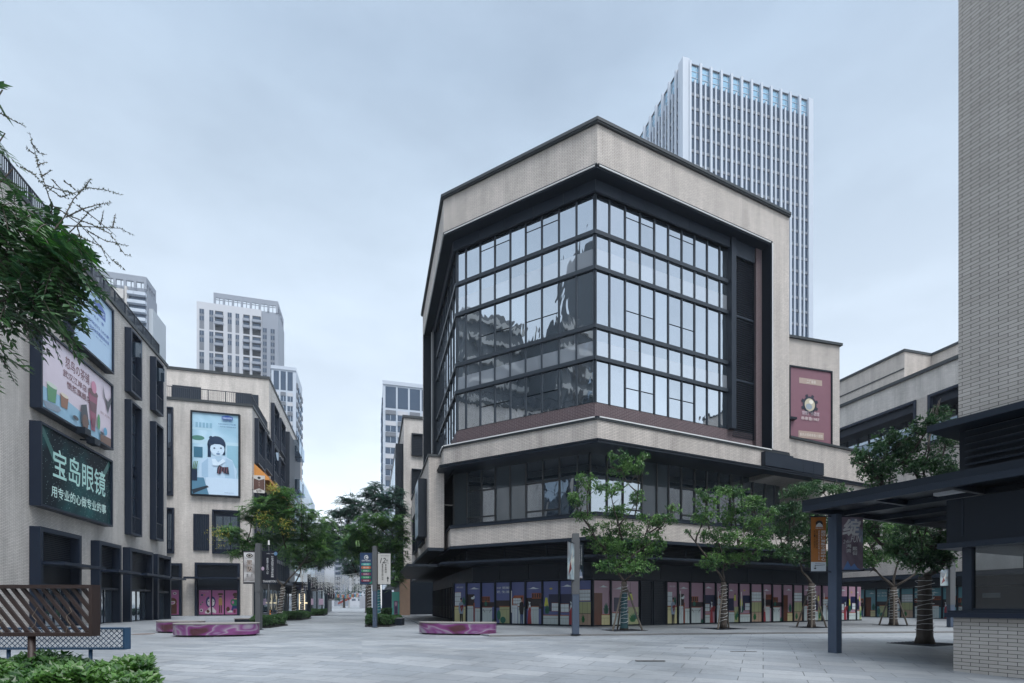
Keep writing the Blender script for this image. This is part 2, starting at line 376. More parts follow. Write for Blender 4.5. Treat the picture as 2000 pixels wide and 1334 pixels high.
# ------------------------------------------------------------------ corner building
PV = .07                                              # pavement height round the corner building
A = (4.30, 26.1)
dL, dR, dS, dB = D2(-59.7), D2(64.1), D2(ST), D2(74.8)
def go(p, d, s): return (p[0]+d[0]*s, p[1]+d[1]*s)
neg = lambda d: (-d[0], -d[1])
AL = go(A, dL, 9.73); AR = go(A, dR, 14.57); AR2 = go(A, dR, 23.3); BK = go(AL, dS, 13.05); BK2 = go(AL, dS, 14.5)
def foot(o, e=0.0, end=AR, back=BK, os=None):
    """footprint counter-clockwise, o = setback of the three street faces, e = setback of the ends"""
    L = [(AL, neg(dS)), (AL, neg(dL)), (A, dR), (end, dS), (back, neg(dB))]
    M = []
    for ((x, y), d), k in zip(L, [o if os is None else os, o, o, e, e]): M.append(((x-d[1]*k, y+d[0]*k), d))
    return [line_x(M[i-1], M[i]) for i in range(len(M))]
WR = Wall(A[0], A[1], 64.1)                            # right face, u from the apex
WL = Wall(AL[0], AL[1], 120.3)                         # left face, u from its left end to the apex (9.73)
WS = Wall(BK[0], BK[1], 180+ST)                        # street face, u from its far end to 13.05
LL, LR, LS = 9.73, 14.57, 13.05
bld = thing('corner_building', 'large cream brick corner block with a wraparound mirrored glass box above painted shop windows', 'building', (A[0], A[1], 0))
def pm(name, items, parent=bld):
    mb = MB()
    for poly, z0, z1, m in items: mb.prism(poly, z0, z1, m)
    return mb.build(name, parent)
# upper block
pm('wall', [(foot(0), 23.55, 25.54, BRICK)])
pm('coping', [(foot(-.13), 25.54, 25.62, COPE), (foot(-.17), 25.62, 25.78, COPE)])
pm('soffit', [(foot(.03, .02), 23.36, 23.547, METAL2)])
pm('glazing_core', [(foot(.95, .1), 9.9, 23.357, METAL2)])
def ring(o, t, z0, z1, m, name, **kw):
    a = foot(o, 0, **kw); b = foot(o+t, 0, **kw); mb_ = MB()
    for i in (0, 1, 2):
        p, q, r, s_ = a[i], a[(i+1) % 5], b[(i+1) % 5], b[i]
        mb_.hexa([(p[0], p[1], z0), (q[0], q[1], z0), (r[0], r[1], z0), (s_[0], s_[1], z0), (p[0], p[1], z1), (q[0], q[1], z1), (r[0], r[1], z1), (s_[0], s_[1], z1)], m)
    mb_.build(name, bld)
pm('wall', [(foot(.502, .1), 10.16, 10.618, METAL2)])
ring(0, .5, 9.622, 10.62, BRICK, 'wall')
pm('brick_sill_band', [(foot(.84, .09), 10.8, 11.87, RBRICK)])
pm('ledge', [(foot(-.06), 10.62, 10.70, COPE), (foot(-.03), 10.705, 10.80, METAL2)])
ZB = [22.64, 20.78, 18.92, 15.86, 14.20, 11.89]
GV = -.86                                              # glass plane behind the brick face
UE = WR.u(1423, GV); UP0 = WR.u(1428, GV+.3); UP1 = WR.u(1437, GV+.3); UL1 = WR.u(1474, GV); UQ0 = WR.u(1477, -.6); UQ1 = WR.u(1495, -.6); UF = WR.u(1508, 0)
# framed edge of the opening
mb = MB()
WR.box(mb, UF, LR, -.9, -.002, 10.62+.001, 23.549, BRICK); mb.build('wall', bld)
mb = MB()
WS.box(mb, .0, .9, -.9, -.002, 10.621, 23.549, BRICK); mb.build('wall', bld)
mb = MB()
WR.box(mb, UF-.14, UF-.002, -.9, .05, 10.80, 23.55, METAL2); WR.box(mb, UF-.07, UF-.005, .052, .075, 10.86, 23.44, LEDW)
mb.build('opening_frame', bld); mb = MB()
WS.box(mb, .902, 1.04, -.9, .05, 10.80, 23.55, METAL2)
mb.build('opening_frame', bld)
mb = MB()
def follow(poly_o, z0, z1, m, t, mb_, gap=0.0):
    """thin strip along the three street faces at setback o"""
    a = foot(poly_o); b = foot(poly_o+t)
    for i in (0, 1, 2):
        p, q, r, s_ = a[i], a[(i+1) % 5], b[(i+1) % 5], b[i]
        mb_.hexa([(p[0], p[1], z0), (q[0], q[1], z0), (r[0], r[1], z0), (s_[0], s_[1], z0), (p[0], p[1], z1), (q[0], q[1], z1), (r[0], r[1], z1), (s_[0], s_[1], z1)], m)
a0 = foot(-.075)
def strip(z0, z1, o, t, us):
    mb = MB()
    for w, u0, u1 in us: w.box(mb, u0, u1, -o-t, -o, z0, z1, LEDW)
    return mb
strip(23.45, 23.50, -.04, .05, [(WR, .12, UF-.1), (WL, .05, LL-.12), (WS, 1.1, LS-.05)]).build('light_tube', bld)
strip(10.73, 10.79, -.085, .05, [(WR, .12, UF-.1), (WL, .05, LL-.12), (WS, 1.1, LS-.05)]).build('light_tube', bld)
mb = MB(); WR.box(mb, 0.05, UF-.01, -.0, .035, 23.50, 23.57, COPE); WL.box(mb, 0, LL, -.0, .035, 23.50, 23.57, COPE); WS.box(mb, .9, LS, 0, .035, 23.50, 23.57, COPE)
mb.build('opening_edge', bld)
# sloped-looking fascia above the glass: panels
mb = MB()
def run_boxes(mb, w, u0, u1, v0, v1, z0, z1, m, n, gap=.02):
    st = (u1-u0)/n
    for i in range(n): w.box(mb, u0+i*st+gap/2, u0+(i+1)*st-gap/2, v0, v1, z0, z1, m)
FV = -.62
def sp(w, v, a=0.0, b=0.0):
    """extent of a face at setback -v, mitred at the two bends of the front"""
    k = -v
    r = (.534*k, LR) if w is WR else ((.409*k, LL-.534*k) if w is WL else (0, LS-.409*k))
    return r[0]+a, r[1]-b
run_boxes(mb, WR, sp(WR, FV)[0], UP0-.02, FV-.1, FV, 22.75, 23.35, METAL, 6)
run_boxes(mb, WR, UP1+.02, UQ0-.1, FV-.1, FV, 22.4, 23.35, METAL, 1)
run_boxes(mb, WL, *sp(WL, FV), FV-.1, FV, 22.75, 23.35, METAL, 5)
run_boxes(mb, WS, 1.1, sp(WS, FV)[1], FV-.1, FV, 22.75, 23.35, METAL, 6)
mb.build('fascia_panel', bld)
# curtain wall: one row of panes per storey band and face, each pane its own warp
pxR = [1161.9, 1190, 1220.5, 1249.6, 1277.6, 1304.7, 1331, 1356, 1380.6, 1405, 1423]
pxL = [882.7, 910.3, 938.3, 966.9, 997, 1027, 1058.6, 1091.8, 1126, 1161.4]
uR = [WR.u(p, GV) for p in pxR]; uL = [WL.u(p, GV) for p in pxL]; uR[0] = .50; uL[0] = .40; uL[-1] = LL-.50; 
uS = [3.2+i*(LS-.40-3.2)/8 for i in range(9)]
def curtain(w, us, pairs, rows):
    for r in range(5):
        z0, z1 = ZB[r+1]+.12, ZB[r]-.12
        if r == 0: z1 = 22.76
        if r == 4: z0 = 11.88
        gm = MB(); bars = []; span = r in (1, 3)
        for i in range(len(us)-1):
            a, b = us[i]+.045, us[i+1]-.045
            pr = next((p for p in pairs if i in (p, p+1)), None)
            cuts = [z0, z1]
            if not span and pr is not None: cuts = [z0, {0: z1-.55, 2: z0+(z1-z0)*.42, 4: z0+(z1-z0)*.50}[r], z1]
            if span:
                zz = z0+(z1-z0)*.56
                w.plate(gm, [(a, z0), (b, z0), (b, zz), (a, zz)], GV-.03, GV, SPAN); w.plate(gm, [(a, zz+.001), (b, zz+.001), (b, z1), (a, z1)], GV-.03, GV, GLASS)
            else:
                for c0, c1 in zip(cuts[:-1], cuts[1:]):
                    w.plate(gm, [(a, c0+.03), (b, c0+.03), (b, c1-.03), (a, c1-.03)], GV-.03, GV, GLASS)
                if len(cuts) == 3 and c0 == cuts[0]: fm = MB(); bars.append(fm); w.box(fm, a, b, GV-.03, GV+.05, cuts[1]-.035, cuts[1]+.035, METAL)
        k = gm.build('curtain_window', bld)
        for fm in bars: fm.build('opening_light_bar', k)
        for i, u in enumerate(us): vm_ = MB(); w.box(vm_, u-.042, u+.042, GV-.03, GV+.06, z0+.002, z1-.002, MULL); vm_.build('mullion', k)
curtain(WR, uR, (2, 5), 5); curtain(WL, uL, (2, 5), 5); curtain(WS, uS, (2, 5), 5)
mb = MB()
for zc in ZB[1:5]:
    WR.box(mb, .41, uR[-1]+.3, GV-.02, GV+.11, zc-.105, zc+.105, MULL); WL.box(mb, .31, LL-.41, GV-.02, GV+.11, zc-.103, zc+.103, MULL); WS.box(mb, 3.1, LS-.31, GV-.02, GV+.11, zc-.107, zc+.107, MULL)
mb.build('transom_band', bld)
mb = MB()
WR.box(mb, UP0, UP1, GV, GV+.35, 11.87, 23.35, METAL)
WR.box(mb, UE+.02, UP0-.01, GV-.05, GV+.02, 11.9, 22.74, METAL2)
mb.build('corner_post', bld)
mb = MB()
WR.box(mb, UP1+.02, UL1, GV-.08, GV-.04, 11.5, 22.4, DARK)
z = 11.55
while z < 22.35:
    mb.hexa([WR.p(UP1+.02, GV-.04, z), WR.p(UL1, GV-.04, z), WR.p(UL1, GV+.07, z-.03), WR.p(UP1+.02, GV+.07, z-.03), WR.p(UP1+.02, GV-.04, z+.03), WR.p(UL1, GV-.04, z+.03), WR.p(UL1, GV+.07, z), WR.p(UP1+.02, GV+.07, z)], METAL); z += .13
for zc in (15.0, 18.9): WR.box(mb, UP1+.02, UL1, GV+.02, GV+.09, zc-.06, zc+.06, METAL)
mb.build('louver_panel', bld)
mb = MB()
WR.box(mb, UL1, UQ0-.02, GV-.03, GV+.12, 11.5, 23.35, METAL2); mb.build('louver_trim', bld)
mb = MB(); WR.box(mb, UQ0, UF-.15, GV-.05, -.6, 10.81, 23.35, RBRICK); mb.build('brick_reveal', bld)
mb = MB(); WS.box(mb, 1.05, 3.05, GV, GV+.3, 10.81, 23.35, METAL2); WS.box(mb, 1.9, 1.98, GV+.3, GV+.36, 10.81, 23.3, LEDW); mb.build('side_panel', bld)
# lower storeys
E2 = dict(end=AR2, back=BK2)
pm('podium_wall', [(inset2 := foot(0, end=AR2, back=BK2), 9.62, 9.63, BRICK)]) if False else None
ring(-.22, .74, 9.42, 9.615, METAL, 'eave', **E2)
ring(-.27, .05, 9.53, 9.60, METAL2, 'eave_trim', **E2)
pm('soffit', [(foot(.53, .2, **E2), 10.02, 10.14, METAL)])
pm('wall', [(foot(3.0, 1.0, **E2), 5.9, 10.018, METAL2)])
pm('wall', [(foot(.45, 0, **E2), 4.80, 5.86, BRICK)])
pm('sill', [(foot(.36, 0, **E2), 5.862, 5.95, METAL), (foot(.40, 0, **E2), 5.952, 6.07, METAL2)])
pm('flashing', [(foot(.39, 0, **E2), 4.62, 4.798, METAL)])
pm('louver_backing', [(foot(1.6, .2, **E2), 3.84, 4.618, DARK)])
pm('canopy', [(foot(-.15, 0, **E2), 3.64, 3.82, METAL2)])
pm('canopy_edge', [(foot(-.20, 0, **E2), 3.70, 3.79, METAL)])
pm('core', [(foot(2.1, .3, **E2), PV, 3.637, METAL2)])
mb = MB()
for w, u0, u1 in ((WR, .8, 22.9), (WL, .62, LL-.8), (WS, -1, LS-.62)):
    z = 3.88
    while z < 4.6:
        w.box(mb, u0, u1, -1.59, -1.47, z, z+.035, METAL); z += .085
    n = int((u1-u0)/2.2)
    for i in range(n+1): u = u0+(u1-u0)*i/n; w.box(mb, u-.03, u+.03, -1.59, -1.45, 3.83, 4.617, METAL)
mb.build('louver_band', bld)
# second floor glazing
V2 = -2.97
BLIND = glass_mat('glass_over_blinds', (.6, .65, .7), (.115, .145, .17), .30, .2, .6)
px2R = [1152, 1185, 1216, 1253, 1282, 1305, 1330, 1356, 1380, 1403, 1426, 1449, 1470, 1493, 1513, 1530, 1548]
px2L = [886.6, 913, 941, 968, 997, 1028, 1061, 1093, 1128, 1151]
for w, pxs, lights in ((WR, px2R, (2, 6, 9)), (WL, px2L, (1, 2, 5, 6))):
    us = [w.u(p, V2) for p in pxs]
    for i in range(len(us)-1):
        gm = MB(); fm = MB(); a, b = us[i], us[i+1]
        w.plate(gm, [(a+.04, 5.91), (b-.04, 5.91), (b-.04, 9.99), (a+.04, 9.99)], V2-.02, V2, BLIND if i in ((3, 4) if w is WR else (0, 3, 4)) else GLASSD)
        w.box(fm, a-.04, a+.04, V2-.02, V2+.08, 5.905, 10.0, GREYP)
        if i in lights:
            for zz in (6.9, 8.6): w.box(fm, a+.04, b-.04, V2-.01, V2+.07, zz-.04, zz+.04, GREYP)
        k = gm.build('upper_window', bld); fm.build('window_frame', k)
mb = MB(); n = 14
for i in range(n+1):
    u = 1+i*(LS-3.5-1)/n+1.8; WS.box(mb, u-.05, u+.05, V2, V2+.1, 5.91, 9.99, GREYP)
WS.box(mb, 2.5, LS-2.4, V2, V2+.02, 5.92, 9.98, METAL); mb.build('slatted_window', bld)
mb = MB(); WS.box(mb, -1.4, -1.2, -3.3, -.5, 4.81, 10.0, METAL2); mb.build('recess_end_wall', bld)
# right-hand podium: plain brick, stepped tower with the red board
u1600 = WR.u(1603, 0)
mb = MB()
WR.box(mb, LR+.001, 23.3, -6, 0, 9.62, 11.72, BRICK); mb.build('wall', bld)
mb = MB(); WR.box(mb, u1600, 23.29, -5, -.004, 4.80, 9.617, BRICK); mb.build('wall', bld)
mb = MB(); WR.box(mb, LR+.0, 23.42, -6, .12, 11.722, 11.86, COPE); mb.build('coping', bld)
mb = MB(); WR.box(mb, WR.u(1495, .3), LR-.02, .002, .30, 9.66, 10.5, METAL); run_boxes(mb, WR, LR, u1600, .002, .22, 9.66, 10.45, METAL, 3); mb.build('sign_fascia', bld)
TB = AT(1539, 34.9); WT = Wall(TB[0], TB[1], 74.8)
uT = WT.u(1639.8); ZTW = WT.zp(1540, 655)
mb = MB(); WT.box(mb, -.6, uT, -9, 0, 9.7, ZTW-.17, BRICK); mb.build('tower_wall', bld)
mb = MB(); WT.box(mb, -.7, uT+.14, -9, .14, ZTW-.168, ZTW, COPE); mb.build('coping', bld)
mb = MB(); WT.box(mb, -.25, .42, .0, .35, 15.2-1.5, 15.35-1.5, METAL2); mb.build('ledge_bracket', bld)
# roof slabs closing the volumes
# street-side podium block
P0 = (AT(837.5, 31.9)); WP = Wall(*go(P0, dS, 14.0), 180+ST)
LP = 14.0
mb = MB(); WP.box(mb, 0, LP, -.95, 0, 4.80, 10.42, BRICK); mb.build('wall', bld)
mb = MB(); WP.box(mb, -.05, LP+.06, -.97, .07, 10.422, 10.56, COPE); mb.build('coping', bld)
mb = MB(); WP.box(mb, -.05, LP+.05, -.93, .05, 4.60, 4.798, METAL); WP.box(mb, -3, LP-.3, -2.9, 1.3, 3.64, 3.80, METAL2); mb.build('canopy', bld)
for a, b, c, d in ((8.6, 11.6, 5.3, 8.3), (3.2, 6.2, 5.3, 8.3)):
    mb = MB(); WP.rim(mb, a, b, .001, .2, c, d, .12, METAL2); fr = mb
    gm = MB(); WP.box(gm, a+.12, b-.12, .001, .02, c+.12, d-.12, GLASSD); k = gm.build('window', bld); fr.build('frame', k)
lb = thing('advert_board', 'tall pale grey advert board fixed on the brick street side of the corner building', 'billboard', WP.p(12.2, 0, 5))
mb = MB(); WP.box(mb, 10.5, 12.9, .02, .55, 5.6, 9.3, METAL2); mb.build('casing', lb)
mb = MB(); WP.box(mb, 10.6, 12.8, .552, .565, 5.7, 9.2, cm('#a9b7c4'))
P = Panel(WP, 10.6, 12.8, 5.7, 9.2, .566, mb); P.text('健身', .2, .6, .8, .85, cm('#4a5a70'), .02); P.text('中心', .2, .3, .8, .5, cm('#4a5a70'), .02)
mb.build('poster', lb)
# ---- painted shop windows
def cloud(P, x, y, w, m):
    P.poly([(x-w, y-.008), (x-w*.5, y), (x-w*.35, y+.012), (x-w*.15, y+.03), (x+w*.1, y+.035), (x+w*.25, y+.018), (x+w*.6, y+.004), (x+w, y-.006), (x+w*.3, y-.012)], m)
C = {k: cm(v) for k, v in dict(sky='#505a88', mauve='#957989', teal='#588792', white='#bcc6cb', paper='#adb9ba', cream='#b5b086', lime='#979c74', peach='#a08a78', orange='#8c4a2c', dk='#241c20', navy='#1c2140', brown='#5a2f1c', leaf='#1d5c4c', leaf2='#226a3a', red='#702028', skin='#a07a68', shirt='#7c8c9e', jean='#24406c', black='#14141a', yellow='#a89a3a', rose='#8a3038', lamp='#b5b84a').items()}
def leaves(P, x, y, s, m, n=6, asp=1.0):
    for i in range(n):
        a = radians(30+120*i/(n-1)); dx, dy = cos(a)*s*asp, sin(a)*s; nx, ny = -dy*.22*asp, dx*.22/asp
        P.poly([(x, y), (x+dx*.5+nx, y+dy*.5+ny), (x+dx, y+dy), (x+dx*.5-nx, y+dy*.5-ny)], m, i == 0)
def casement(P, x0, y0, x1, y1, fm_, nx=3, ny=3):
    P.rect(x0, y0, x1, y1, C['orange']); P.rect(x0+.01, y0+.01, x1-.01, y1-.01, C['white']); P.v += P.step
    for i in range(1, nx): x = x0+(x1-x0)*i/nx; P.rect(x-.004, y0+.01, x+.004, y1-.01, C['dk'], False)
    for i in range(1, ny): y = y0+(y1-y0)*i/ny; P.rect(x0+.01, y-.004, x1-.01, y+.004, C['dk'], False)
def cabinet(P, x0, x1, y1, m, n=3, trim=True):
    P.rect(x0, .0, x1, y1, m)
    if trim: P.rect(x0-.01, y1, x1+.01, y1+.02, C['orange'])
    P.v += P.step
    for i in range(1, n): x = x0+(x1-x0)*i/n; P.rect(x-.003, 0, x+.003, y1-.07, C['dk'], False)
    P.rect(x0, y1-.07, x1, y1-.065, C['dk'], False)
def man(P, x, sx, shirt, legs, heart=True, hair='black'):
    P.poly([(x-.5*sx, 0), (x-.1*sx, 0), (x, .22), (x+.1*sx, 0), (x+.5*sx, 0), (x+.55*sx, .32), (x-.55*sx, .32)], C[legs])
    P.poly([(x-.6*sx, .22), (x+.6*sx, .22), (x+.85*sx, .40), (x+.6*sx, .50), (x+.15*sx, .53), (x-.15*sx, .53), (x-.7*sx, .50), (x-.95*sx, .36)], C[shirt])
    P.rect(x-.15*sx, .52, x+.15*sx, .56, C['skin']); P.ell(x, .585, .28*sx, .042, C['skin']); P.ell(x-.05*sx, .605, .3*sx, .03, C[hair])
    if heart:
        P.ell(x-.05*sx, .40, .32*sx, .04, C['red']); P.ell(x+.42*sx, .41, .32*sx, .04, C['red'], lay=False); P.poly([(x-.35*sx, .39), (x+.18*sx, .26), (x+.72*sx, .40)], C['red'], False)
        P.line(x-.6*sx, .34, x+.3*sx, .37, .022, C['shirt']); P.ell(x+.3*sx, .375, .1*sx, .015, C['skin'])
def woman(P, x, sx, heart=True):
    P.poly([(x-.5*sx, 0), (x+.5*sx, 0), (x+.3*sx, .25), (x+.45*sx, .42), (x-.35*sx, .42), (x-.4*sx, .22)], C['rose'])
    P.poly([(x-.4*sx, .30), (x-.15*sx, .46), (x+.2*sx, .46), (x+.45*sx, .32), (x+.2*sx, .40), (x-.1*sx, .39)], C['white'])
    P.ell(x, .52, .24*sx, .045, C['white']); P.ell(x+.06*sx, .55, .28*sx, .035, C['black'])
    if heart: P.ell(x+.5*sx, .37, .3*sx, .04, C['red']); P.ell(x+.85*sx, .38, .3*sx, .035, C['red'], lay=False); P.poly([(x+.25*sx, .35), (x+.65*sx, .24), (x+1.12*sx, .36)], C['red'], False)
def lamp(P, x, y, sx): P.line(x, .98, x, y+.08, .01, C['dk']); P.poly([(x-.25*sx, y+.05), (x+.25*sx, y+.05), (x+.5*sx, y-.1), (x-.5*sx, y-.1)], C['lamp']); P.rect(x-.2*sx, y+.05, x+.2*sx, y+.08, C['dk'])
def scene(P, k, bg):
    """one painted window out of a set of ten cartoon interiors; every one keeps inside its own pane"""
    P.rect(0, 0, 1, 1, C[bg])
    if k == 0:
        casement(P, .02, .42, .55, .78, None); leaves(P, .8, .45, .24, C['leaf'], 6, .7); cabinet(P, 0, .98, .40, C['cream'], 3); man(P, .60, .26, 'shirt', 'black'); P.text('街区', .2, .88, .8, .92, C['white'])
    elif k == 1:
        cloud(P, .5, .86, .42, C['white']); P.rect(0, .40, .52, .72, C['dk']); P.ell(.40, .62, .13, .03, C['white']); P.ell(.5, .65, .06, .03, C['white']); cabinet(P, 0, .44, .42, C['paper'], 3); P.rect(.48, 0, .56, .5, C['orange']); cabinet(P, .6, 1, .36, C['paper'], 2)
    elif k == 2:
        P.rect(.0, .40, 1, .52, C['dk']); P.rect(.0, .52, .62, .66, C['orange']); P.v += .004
        for i in range(4): P.rect(.04+i*.15, .54, .13+i*.15, .65, C['dk'], False)
        leaves(P, .3, .42, .16, C['leaf'], 5, .9); cabinet(P, .03, .8, .38, C['paper'], 2); P.line(.1, .34, .25, .26, .03, C['dk']); P.line(.75, .34, .6, .26, .03, C['dk']); leaves(P, .9, .0, .12, C['leaf'])
    elif k == 3:
        P.text('Hi! 熙街', .06, .84, .94, .90, C['white'], .01); P.text('趣·生活', .06, .74, .94, .80, C['white'], .01); P.rect(0, .38, 1, .56, C['dk']); cabinet(P, .25, 1, .40, C['lime'], 3); P.ell(.2, .2, .14, .12, C['leaf']); P.ell(.5, .08, .2, .08, C['leaf'])
    elif k == 4:
        P.rect(.0, .42, .6, .62, C['dk']); P.poly([(.02, .4), (.02, .58), (.2, .68), (.9, .68), (.9, .4)], C['orange']); casement(P, .12, .41, .82, .62, None, 4, 3); cabinet(P, .05, .45, .44, C['white'], 2); cabinet(P, .5, .98, .40, C['paper'], 2); man(P, .78, .2, 'black', 'jean', False)
    elif k == 5:
        cloud(P, .45, .84, .4, C['white']); P.rect(0, .36, 1, .62, C['dk']); P.rect(.35, .6, .98, .73, C['orange']); P.v += .004
        for i in range(4): P.rect(.38+i*.15, .62, .47+i*.15, .72, C['dk'], False)
        cabinet(P, .3, .8, .40, C['paper'], 3); woman(P, .22, .26, False)
    elif k == 6:
        P.rect(.35, .3, 1, .70, C['navy']); P.ell(.5, .83, .1, .02, C['yellow']); P.poly([(.05, .42), (.35, .42), (.26, .62), (.14, .62)], C['lamp']); leaves(P, .25, .24, .24, C['leaf'], 7, .8); casement(P, .55, .30, .98, .50, None, 3, 2); cabinet(P, 0, 1, .20, C['paper'], 4)
    elif k == 7:
        P.rect(0, .28, 1, .70, C['navy']); cloud(P, .4, .88, .4, C['white']); casement(P, .02, .28, .5, .48, None, 2, 2); cabinet(P, 0, .5, .20, C['paper'], 3); woman(P, .66, .3)
    elif k == 8:
        P.rect(.0, .0, 1, .52, C['lime']); P.rect(.0, .0, 1, .26, C['peach']); casement(P, .02, .54, .98, .80, None, 4, 3); P.v += .004
        for x in (.3, .7): P.rect(x, 0, x+.015, .52, C['dk'], False)
        P.rect(0, .25, 1, .26, C['dk'], False); leaves(P, .35, .05, .2, C['leaf2'], 6, .9)
    elif k == 9:
        P.rect(.0, .0, .55, .72, C['brown']); P.v += .004
        for i in range(5): P.rect(.06+i*.1, .0, .065+i*.1, .7, C['dk'], False)
        leaves(P, .78, .24, .28, C['leaf'], 7, .7); cabinet(P, .5, 1, .22, C['cream'], 3)
        cloud(P, .6, .86, .3, C['white'])
    else:
        P.rect(.1, .3, .6, .62, C['navy']); lamp(P, .7, .66, .22); cloud(P, .3, .82, .25, C['white']); cabinet(P, .02, .62, .26, C['paper'], 3); P.rect(.62, 0, 1, .40, C['lime']); leaves(P, .78, .05, .22, C['leaf2'], 6, .7); leaves(P, .9, .12, .2, C['leaf'], 5, .6)
VS = -2.08
ZT = 2.62
def shopfront(w, us, seq, parent, v=VS, zt=ZT, doors=(), zb=PV+.07):
    for i, k in enumerate(seq):
        a, b = us[i], us[i+1]
        fm = MB(); w.box(fm, a-.05, a+.05, v-.02, v+.10, PV, zt+.05, METAL2); w.box(fm, a+.05, b-.05, v-.02, v+.08, PV+.001, zb, METAL2)
        if k is None: continue
        if k == 'door': w.box(fm, a+.05, b-.05, v-.01, v+.1, zt-.03, zt+.04, METAL2)
        gm = MB(); w.box(gm, a+.05, b-.05, v-.02, v, zb, zt, DARK)
        P = Panel(w, a+.05, b-.05, zb+.01, zt-.01, v+.001, gm); scene(P, *k)
        if k[0] == 4 or i in doors:
            w.box(fm, a+.1, a+.14, v+.12, v+.15, .8, 2.1, LEDW)
        s = gm.build('shop_window', parent, recalc=False); fm.build('frame', s)
pxsL = [887, 912, 940.5, 968, 998, 1027, 1060, 1093, 1130, 1155.5]
usL = [WL.u(p, VS) for p in pxsL]
seqL = [(0, 'sky'), (1, 'sky'), (2, 'sky'), (3, 'sky'), (4, 'sky'), (5, 'sky'), (6, 'sky'), (7, 'sky'), (8, 'sky')]
shopfront(WL, usL, seqL, bld)
pxsR = [1156.5, 1192, 1247.5]
usR = [WR.u(p, VS) for p in (1157, 1192, 1247.5)]
shopfront(WR, usR, [(9, 'mauve'), (10, 'mauve')], bld)
mb = MB(); ua, ub = WR.u(1249, VS), WR.u(1299, VS)
for a, b in ((ua+.05, (ua+ub)/2-.04), ((ua+ub)/2+.04, ub-.05)):
    WR.rim(mb, a, b, VS-.02, VS+.08, PV, ZT+.04, .06, METAL)
    z = PV+.1
    while z < ZT-.06: WR.box(mb, a+.06, b-.06, VS-.01, VS+.05, z, z+.05, METAL); z += .1
mb.build('louver_door', bld)
pR = [1300.5, 1323, 1347, 1374, 1397, 1420, 1442, 1465, 1488, 1507, 1527, 1548, 1567, 1586, 1604, 1622, 1640, 1655, 1671, 1682]
uR3 = [WR.u(p, VS) for p in pR]
sq = [0, 1, 2, 7, 4, 10, 6, 8, 5, 2, 9, 8, 1, 10, 4, 3, 7, 6, 10]
shopfront(WR, uR3, [(k, 'mauve') for k in sq], bld, doors=(1, 6, 8, 13))
# dark fascia joints above the shops
mb = MB()
run_boxes(mb, WR, 1.04, 22.8, VS-.01, VS+.16, ZT+.06, 3.62, METAL2, 9, .03); run_boxes(mb, WL, .79, LL-1.04, VS-.01, VS+.16, ZT+.06, 3.62, METAL2, 4, .03); run_boxes(mb, WS, -1.2, LS-.79, VS-.01, VS+.16, ZT+.06, 3.62, METAL2, 5, .03)
WR.box(mb, 1.0, 22.8, VS-.01, VS+.2, ZT+.06, ZT+.12, METAL); WL.box(mb, .76, LL-1.0, VS-.01, VS+.2, ZT+.06, ZT+.121, METAL)
mb.build('fascia_panel', bld)
mb = MB(); WS.box(mb, -11, 1.2, -8, -2.1, PV, 3.636, METAL2); mb.build('core', bld)
mb = MB(); WS.box(mb, -11, -1.6, -8, .15, 3.64, 3.82, METAL2); mb.build('canopy', bld)
mb = MB(); WS.box(mb, -11, -1.5, -7.9, -1.2, 3.822, 5.2, METAL2); mb.build('fascia_panel', bld)
# street-side shop windows: dim reflective strips
for i in range(23):
    a = -10.2+i*.96; gm = MB(); WS.box(gm, a+.05, a+.88, VS-.01, VS+.02, PV+.08, ZT, [cm('#3a3438'), cm('#4a4348'), cm('#2c2a30')][i % 3])
    P = Panel(WS, a+.05, a+.88, PV+.1, ZT-.02, VS+.021, gm); P.rect(.0, .0, 1, .4, cm('#5f5a50')); P.rect(.3, .4, .6, .75, cm('#26232a')); P.rect(.6, .1, .8, .5, cm('#58646a'))
    fm = MB(); WS.box(fm, a-.03, a+.05, VS-.01, VS+.12, PV, ZT+.04, METAL)
    s = gm.build('shop_window', bld); fm.build('frame', s)
# pavement round the building
kp = [G(955, 1243.5)[:2], G(1130, 1241.8)[:2], G(1300, 1240)[:2], G(1500, 1238)[:2], G(1760, 1236.3)[:2], (24, 23.9), (60, 26.5)]
bp = [(60, 70), (-2, 70), (-13, 60), (-9.3, 46), (-5.6, 31.5), (-4.6, 28.0)]
def offp(pts, d):
    out = []
    for k, p in enumerate(pts):
        a = pts[max(0, k-1)]; b = pts[min(len(pts)-1, k+1)]; dx, dy = b[0]-a[0], b[1]-a[1]; l = math.hypot(dx, dy); out.append((p[0]+dy/l*d, p[1]-dx/l*d))
    return out
mb = MB(); mb.prism(kp+bp, -.3, PV, PAVE3); tag(mb.build('pavement'), kind='structure')
mb = MB(); ko = offp(kp, .16)
for a in range(len(kp)-1):
    p, q, r_, s_ = ko[a], ko[a+1], kp[a+1], kp[a]; z0, z1 = -.3, PV+.003
    mb.hexa([(p[0], p[1], z0), (q[0], q[1], z0), (r_[0], r_[1], z0), (s_[0], s_[1], z0), (p[0], p[1], z1), (q[0], q[1], z1), (r_[0], r_[1], z1), (s_[0], s_[1], z1)], KERB)
tag(mb.build('kerb'), kind='structure')
